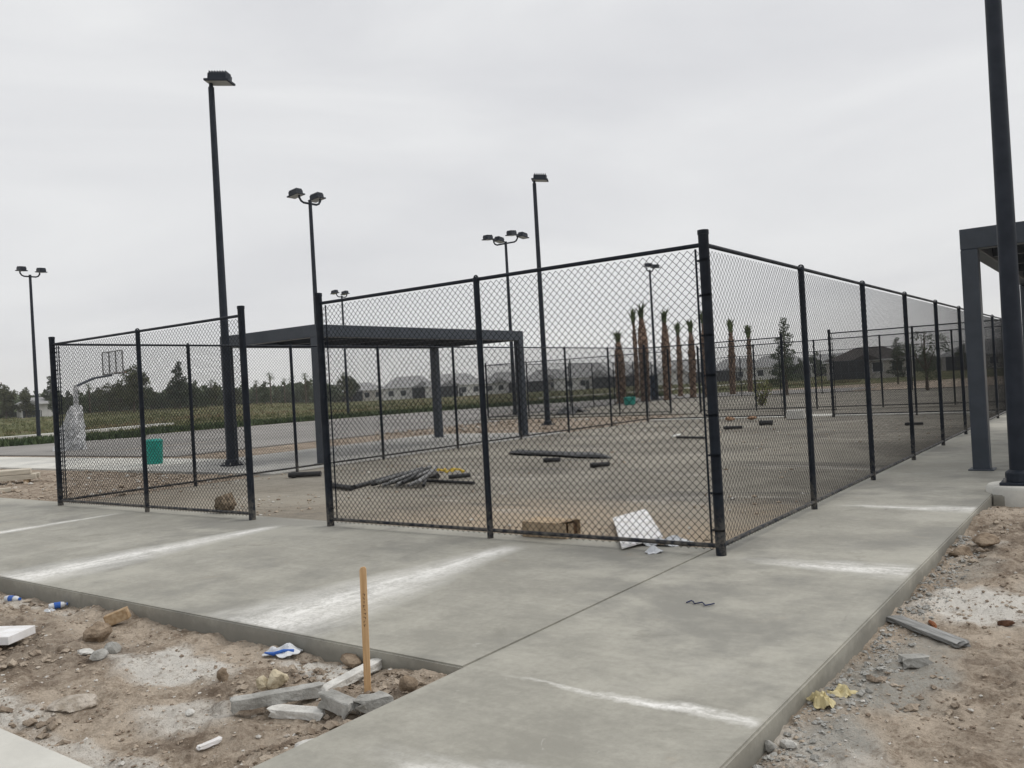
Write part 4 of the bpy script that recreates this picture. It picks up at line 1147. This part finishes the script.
# newly planted palms: stripped red-brown trunks with a short tied tuft
def new_palm(i, px, top, base_y, wpx, dep, lab):
    g0 = far(px, dep, 0.); hz = 386.4+.0563*(512-px)
    H = EYE + (hz-top)*dep/FPX; Rr = wpx*1.2*dep/FPX/2
    t = thing('planted_palm', lab, 'palm tree', g0, i*1.1, 'newly planted palms with stripped trunks')
    r = random.Random(40+i); Hs = H*.83
    n = 24; pts = []; rad = []
    for k in range(n+1):
        u = k/n
        pts.append((.10*math.sin(u*2+i), .08*math.cos(u*2.3+i)-.08, -.2+(Hs+.2)*u))
        rad.append(.92*Rr*(1.0-.12*u+.10*math.sin(math.pi*min(1, max(0, u-.25)/.6)))*(1+.10*(k % 2)+.10*r.uniform(-1, 1))*(1 if u < .80 else 1-2.6*(u-.80)))
    m = MB().tube(pts, rad, 12)
    for k in range(90):                      # stubs of cut fronds
        u = r.uniform(.15, .97); j = int(u*n); a = r.uniform(0, 6.28); c = Vector(pts[j]); q = rad[j]
        dv = Vector((math.cos(a), math.sin(a), 0)); s_ = Vector((-math.sin(a), math.cos(a), 0))
        b = c+dv*q*.85
        m.add([b-s_*.07, b+s_*.07, b+dv*.16+Vector((0, 0, .30))+s_*.03, b+dv*.16+Vector((0, 0, .30))-s_*.03], ((0, 1, 2, 3), (3, 2, 1, 0)))
    m.build('trunk', 'palmbark', t)
    f = MB(); c = Vector(pts[-1])
    for k in range(34):
        a = k*2.4; sp = r.uniform(.06, .42); L = (H-Hs)*r.uniform(.4, 1.05)
        base = c+Vector((r.uniform(-.1, .1), r.uniform(-.1, .1), -.25)); mid = base+Vector((sp*.4*math.cos(a), sp*.4*math.sin(a), L*.6+.2)); tip = base+Vector((sp*1.7*math.cos(a), sp*1.7*math.sin(a), L+.25))
        s_ = Vector((-math.sin(a), math.cos(a), 0))*.10
        f.add([base-s_*.4, base+s_*.4, mid+s_, mid-s_], ((0, 1, 2, 3),)); f.add([mid-s_, mid+s_, tip], ((0, 1, 2),))
    f.build('fronds', 'frond', t)
PALMS = [(620, 330, 403, 8.2, 66, 'shortest thick planted palm, leftmost of the row beside the teal barrel'), (635.5, 308, 392, 3.6, 84, 'thinnest planted palm, tight left of the tallest one'), (643, 302, 398, 8.5, 68, 'tallest thick planted palm, left of the lamp among the palms'),
         (666, 308, 398, 7.2, 69, 'second tallest planted palm, just right of the lamp among the palms'), (680, 322, 395, 4.4, 80, 'slim planted palm with a wider green tuft, third from the lamp rightward'), (693, 320, 393, 5.8, 74, 'planted palm next but one to the near corner post'),
         (705, 310, 392, 5.4, 72, 'planted palm half hidden by the near corner post'), (731, 320, 380, 5.2, 78, 'planted palm just right of the near corner post'), (749, 326, 381, 4.2, 84, 'rightmost planted palm of the row')]
for i, a in enumerate(PALMS): new_palm(i, *a)

# ------------------------------------------------------------------ houses
def house(label, px, dep, w, hw, apex, mats, seed, turn=0., lanai=True, chim=False):
    r = random.Random(seed); p = far(px, dep, 0.)
    az = math.atan2(p.x, p.y)            # face the viewer roughly
    t = thing('house', label, 'house', p, -az+turn, 'low houses beyond the field')
    d = 8.5; wm, rm = mats; apex = hw+(apex-hw)*.86
    MB().box((0, d/2, hw/2-.2), (w, d, hw+.4)).build('wall', wm, t)
    e = .5; rd = MB(); rl = max(1.2, w-d)
    x0, x1, y0, y1 = -w/2-e, w/2+e, -e, d+e
    rd.add([(x0, y0, hw), (x1, y0, hw), (x1, y1, hw), (x0, y1, hw), (-rl/2-.3, d/2, apex), (rl/2+.3, d/2, apex)],
           ((0, 1, 5, 4), (1, 2, 5), (2, 3, 4, 5), (3, 0, 4), (3, 2, 1, 0)))
    gx_ = r.uniform(-w*.25, w*.25); gw = w*.17; ga = hw+(apex-hw)*.5       # a gable facing the field
    rd.add([(gx_-gw, -e-.35, hw), (gx_+gw, -e-.35, hw), (gx_, -e-.35, ga), (gx_-gw, d*.4, hw+.02), (gx_+gw, d*.4, hw+.02), (gx_, d*.4, ga)],
           ((0, 1, 2), (0, 2, 5, 3), (1, 4, 5, 2), (3, 5, 4), (0, 3, 4, 1)))
    rf = rd.build('roof', rm, t)
    MB().box((0, -e-.02, hw-.06), (w+2*e, .06, .22)).build('fascia', 'hframe', t)
    lx = -w*.22 if seed % 2 else w*.22
    if lanai:
        lw = w*.36
        m = MB().box((lx, -1.5, 1.35), (lw, 3.0, 2.7))
        m.build('lanai', 'hscreen', t)
        fr = MB()
        for k in range(5): fr.box((lx-lw/2+lw*k/4, -3.02, 1.36), (.08, .06, 2.72))
        fr.box((lx, -3.02, 2.72), (lw+.1, .07, .10)).box((lx, -3.02, 1.0), (lw, .055, .06)).build('lanai_frame', 'bronze', t)
    for k, xx in enumerate((-lx*1.0-w*.12, -lx+w*.10)):
        win = MB().box((xx, -.03, 1.65), (1.5, .10, 1.5)).build('window', 'hframe', t)
        MB().box((xx, -.085, 1.65), (1.32, .02, 1.32)).build('pane', 'hwindow', win)
    if lanai is False or seed % 3 == 0:
        dr = MB().box((lx+w*.27 if seed % 2 else lx-w*.27, -.03, 1.1), (1.0, .08, 2.2)).build('door', 'hwindow', t)
G1 = ('hwall', 'roof_grey'); G2 = ('hwall_tan', 'roof_grey'); DK = ('hwall_tan', 'roof_dark')
HS = [(362, 238, 12.5, 3., 5.6, G2, 'pale house at the left end of the house row, half behind trees'), (410, 226, 13, 3.1, 6.6, G1, 'house left of the shelter column, its screened porch at the left'), (458, 216, 13, 3., 6.4, G1, 'house seen behind the rear column of the left shelter'),
      (507, 236, 12.5, 3., 6.6, G1, 'house seen behind the right column of the left shelter'), (548, 222, 12, 3., 6.3, G2, 'house just right of the one headed lamp post'), (590, 212, 13.5, 3.1, 7.2, G1, 'house with the highest roof peak, left of the palms'),
      (640, 224, 12.5, 3., 6.4, G2, 'house directly behind the tallest palms'), (686, 218, 12.5, 3., 6.8, G1, 'house behind the right hand palms, left of the corner post'), (735, 226, 12.5, 3., 6.3, G1, 'house behind the palms right of the corner post'),
      (782, 210, 13, 3., 6.2, G1, 'house behind the loose conifer, through the right side fence'), (869, 132, 11.5, 2.7, 5.0, DK, 'nearer house with a dark roof seen through the right side fence'), (830, 225, 13, 3., 6., G2, 'pale house just left of the dark roofed one'), (985, 190, 14, 3., 6., G2, 'house at the far right, behind the right hand shelter')]
for i, (px, dep, w, hw, ap, mt, lab) in enumerate(HS): house(lab, px, dep, w*1.12 if dep > 150 else w, hw, ap, mt, i+1, r_.uniform(-.25, .25))
house('white building glimpsed between the trees at the far left', 40, 158, 5.2, 3.4, 4.6, ('hwall', 'roof_grey'), 14, .1, False)

# ------------------------------------------------------------------ damp air
hm = bpy.data.materials.new('damp_air'); hm.use_nodes = True
hm.node_tree.nodes.clear()
ho = hm.node_tree.nodes.new('ShaderNodeOutputMaterial'); hv = hm.node_tree.nodes.new('ShaderNodeVolumePrincipled')
hv.inputs['Density'].default_value = .00042; hv.inputs['Color'].default_value = (.94, .95, .96, 1); hv.inputs['Anisotropy'].default_value = .1
hm.node_tree.links.new(hv.outputs[0], ho.inputs['Volume']); MAT['haze'] = hm
tag(MB().box((0, 0, 20), (1900, 1900, 42.8)).build('haze', 'haze'), 'thin damp haze over the whole site', 'haze', kind='stuff')

# ------------------------------------------------------------------ sky and light
wd = bpy.data.worlds.new('World'); SC.world = wd; wd.use_nodes = True
nt = wd.node_tree; bg = nt.nodes['Background']
SUN_EL, SUN_AZ = R(52), R(40)          # azimuth from +Y towards +X
sky = nt.nodes.new('ShaderNodeTexSky'); sky.sky_type = 'NISHITA'; sky.sun_disc = False
sky.sun_elevation = SUN_EL; sky.sun_rotation = SUN_AZ; sky.dust_density = 4.; sky.air_density = 1.
tc = nt.nodes.new('ShaderNodeTexCoord')
mp = nt.nodes.new('ShaderNodeMapping'); mp.inputs['Scale'].default_value = (1.0, 1.0, 4.5); mp.inputs['Rotation'].default_value = (0, 0, .5)
nt.links.new(tc.outputs['Generated'], mp.inputs[0])
ns = nt.nodes.new('ShaderNodeTexNoise'); ns.inputs['Scale'].default_value = 1.6; ns.inputs['Detail'].default_value = 6; ns.inputs['Roughness'].default_value = .5; ns.inputs['Distortion'].default_value = .5
nt.links.new(mp.outputs[0], ns.inputs['Vector'])
cr = nt.nodes.new('ShaderNodeValToRGB')
cr.color_ramp.elements[0].position = .32; cr.color_ramp.elements[0].color = (.63, .635, .655, 1)
cr.color_ramp.elements[1].position = .72; cr.color_ramp.elements[1].color = (.80, .805, .805, 1)
nt.links.new(ns.outputs[0], cr.inputs[0])
mul = nt.nodes.new('ShaderNodeMix'); mul.data_type = 'RGBA'; mul.blend_type = 'MULTIPLY'; mul.inputs[0].default_value = 1.
sx = nt.nodes.new('ShaderNodeSeparateXYZ'); nt.links.new(tc.outputs['Generated'], sx.inputs[0])
hr_ = nt.nodes.new('ShaderNodeMapRange'); hr_.interpolation_type = 'SMOOTHSTEP'; nt.links.new(sx.outputs[2], hr_.inputs[0])
hr_.inputs[1].default_value = .0; hr_.inputs[2].default_value = .09; hr_.inputs[3].default_value = .5; hr_.inputs[4].default_value = 0.
hz_ = nt.nodes.new('ShaderNodeMix'); hz_.data_type = 'RGBA'; nt.links.new(hr_.outputs[0], hz_.inputs[0])
nt.links.new(cr.outputs[0], hz_.inputs[6]); hz_.inputs[7].default_value = (.90, .88, .83, 1)
nt.links.new(hz_.outputs[2], mul.inputs[6]); mul.inputs[7].default_value = (10, 10, 10, 1)
mx = nt.nodes.new('ShaderNodeMix'); mx.data_type = 'RGBA'; mx.inputs[0].default_value = .95
nt.links.new(sky.outputs[0], mx.inputs[6]); nt.links.new(mul.outputs[2], mx.inputs[7])
nt.links.new(mx.outputs[2], bg.inputs['Color']); bg.inputs['Strength'].default_value = .1
sl = bpy.data.lights.new('sun', 'SUN'); sl.energy = 1.4; sl.angle = R(45); sl.color = (1., .97, .93)
so = bpy.data.objects.new('sun', sl); COL.objects.link(so)
dvec = Vector((math.sin(SUN_AZ)*math.cos(SUN_EL), math.cos(SUN_AZ)*math.cos(SUN_EL), math.sin(SUN_EL)))
so.rotation_euler = dvec.to_track_quat('Z', 'Y').to_euler(); so.location = (0, 0, 30)

vs = SC.view_settings
vs.view_transform = 'Standard'; vs.look = 'None'; vs.exposure = .18; vs.gamma = 1.; vs.use_curve_mapping = False
SC.render.engine = 'CYCLES'
SC.cycles.max_bounces = 6; SC.cycles.transparent_max_bounces = 16
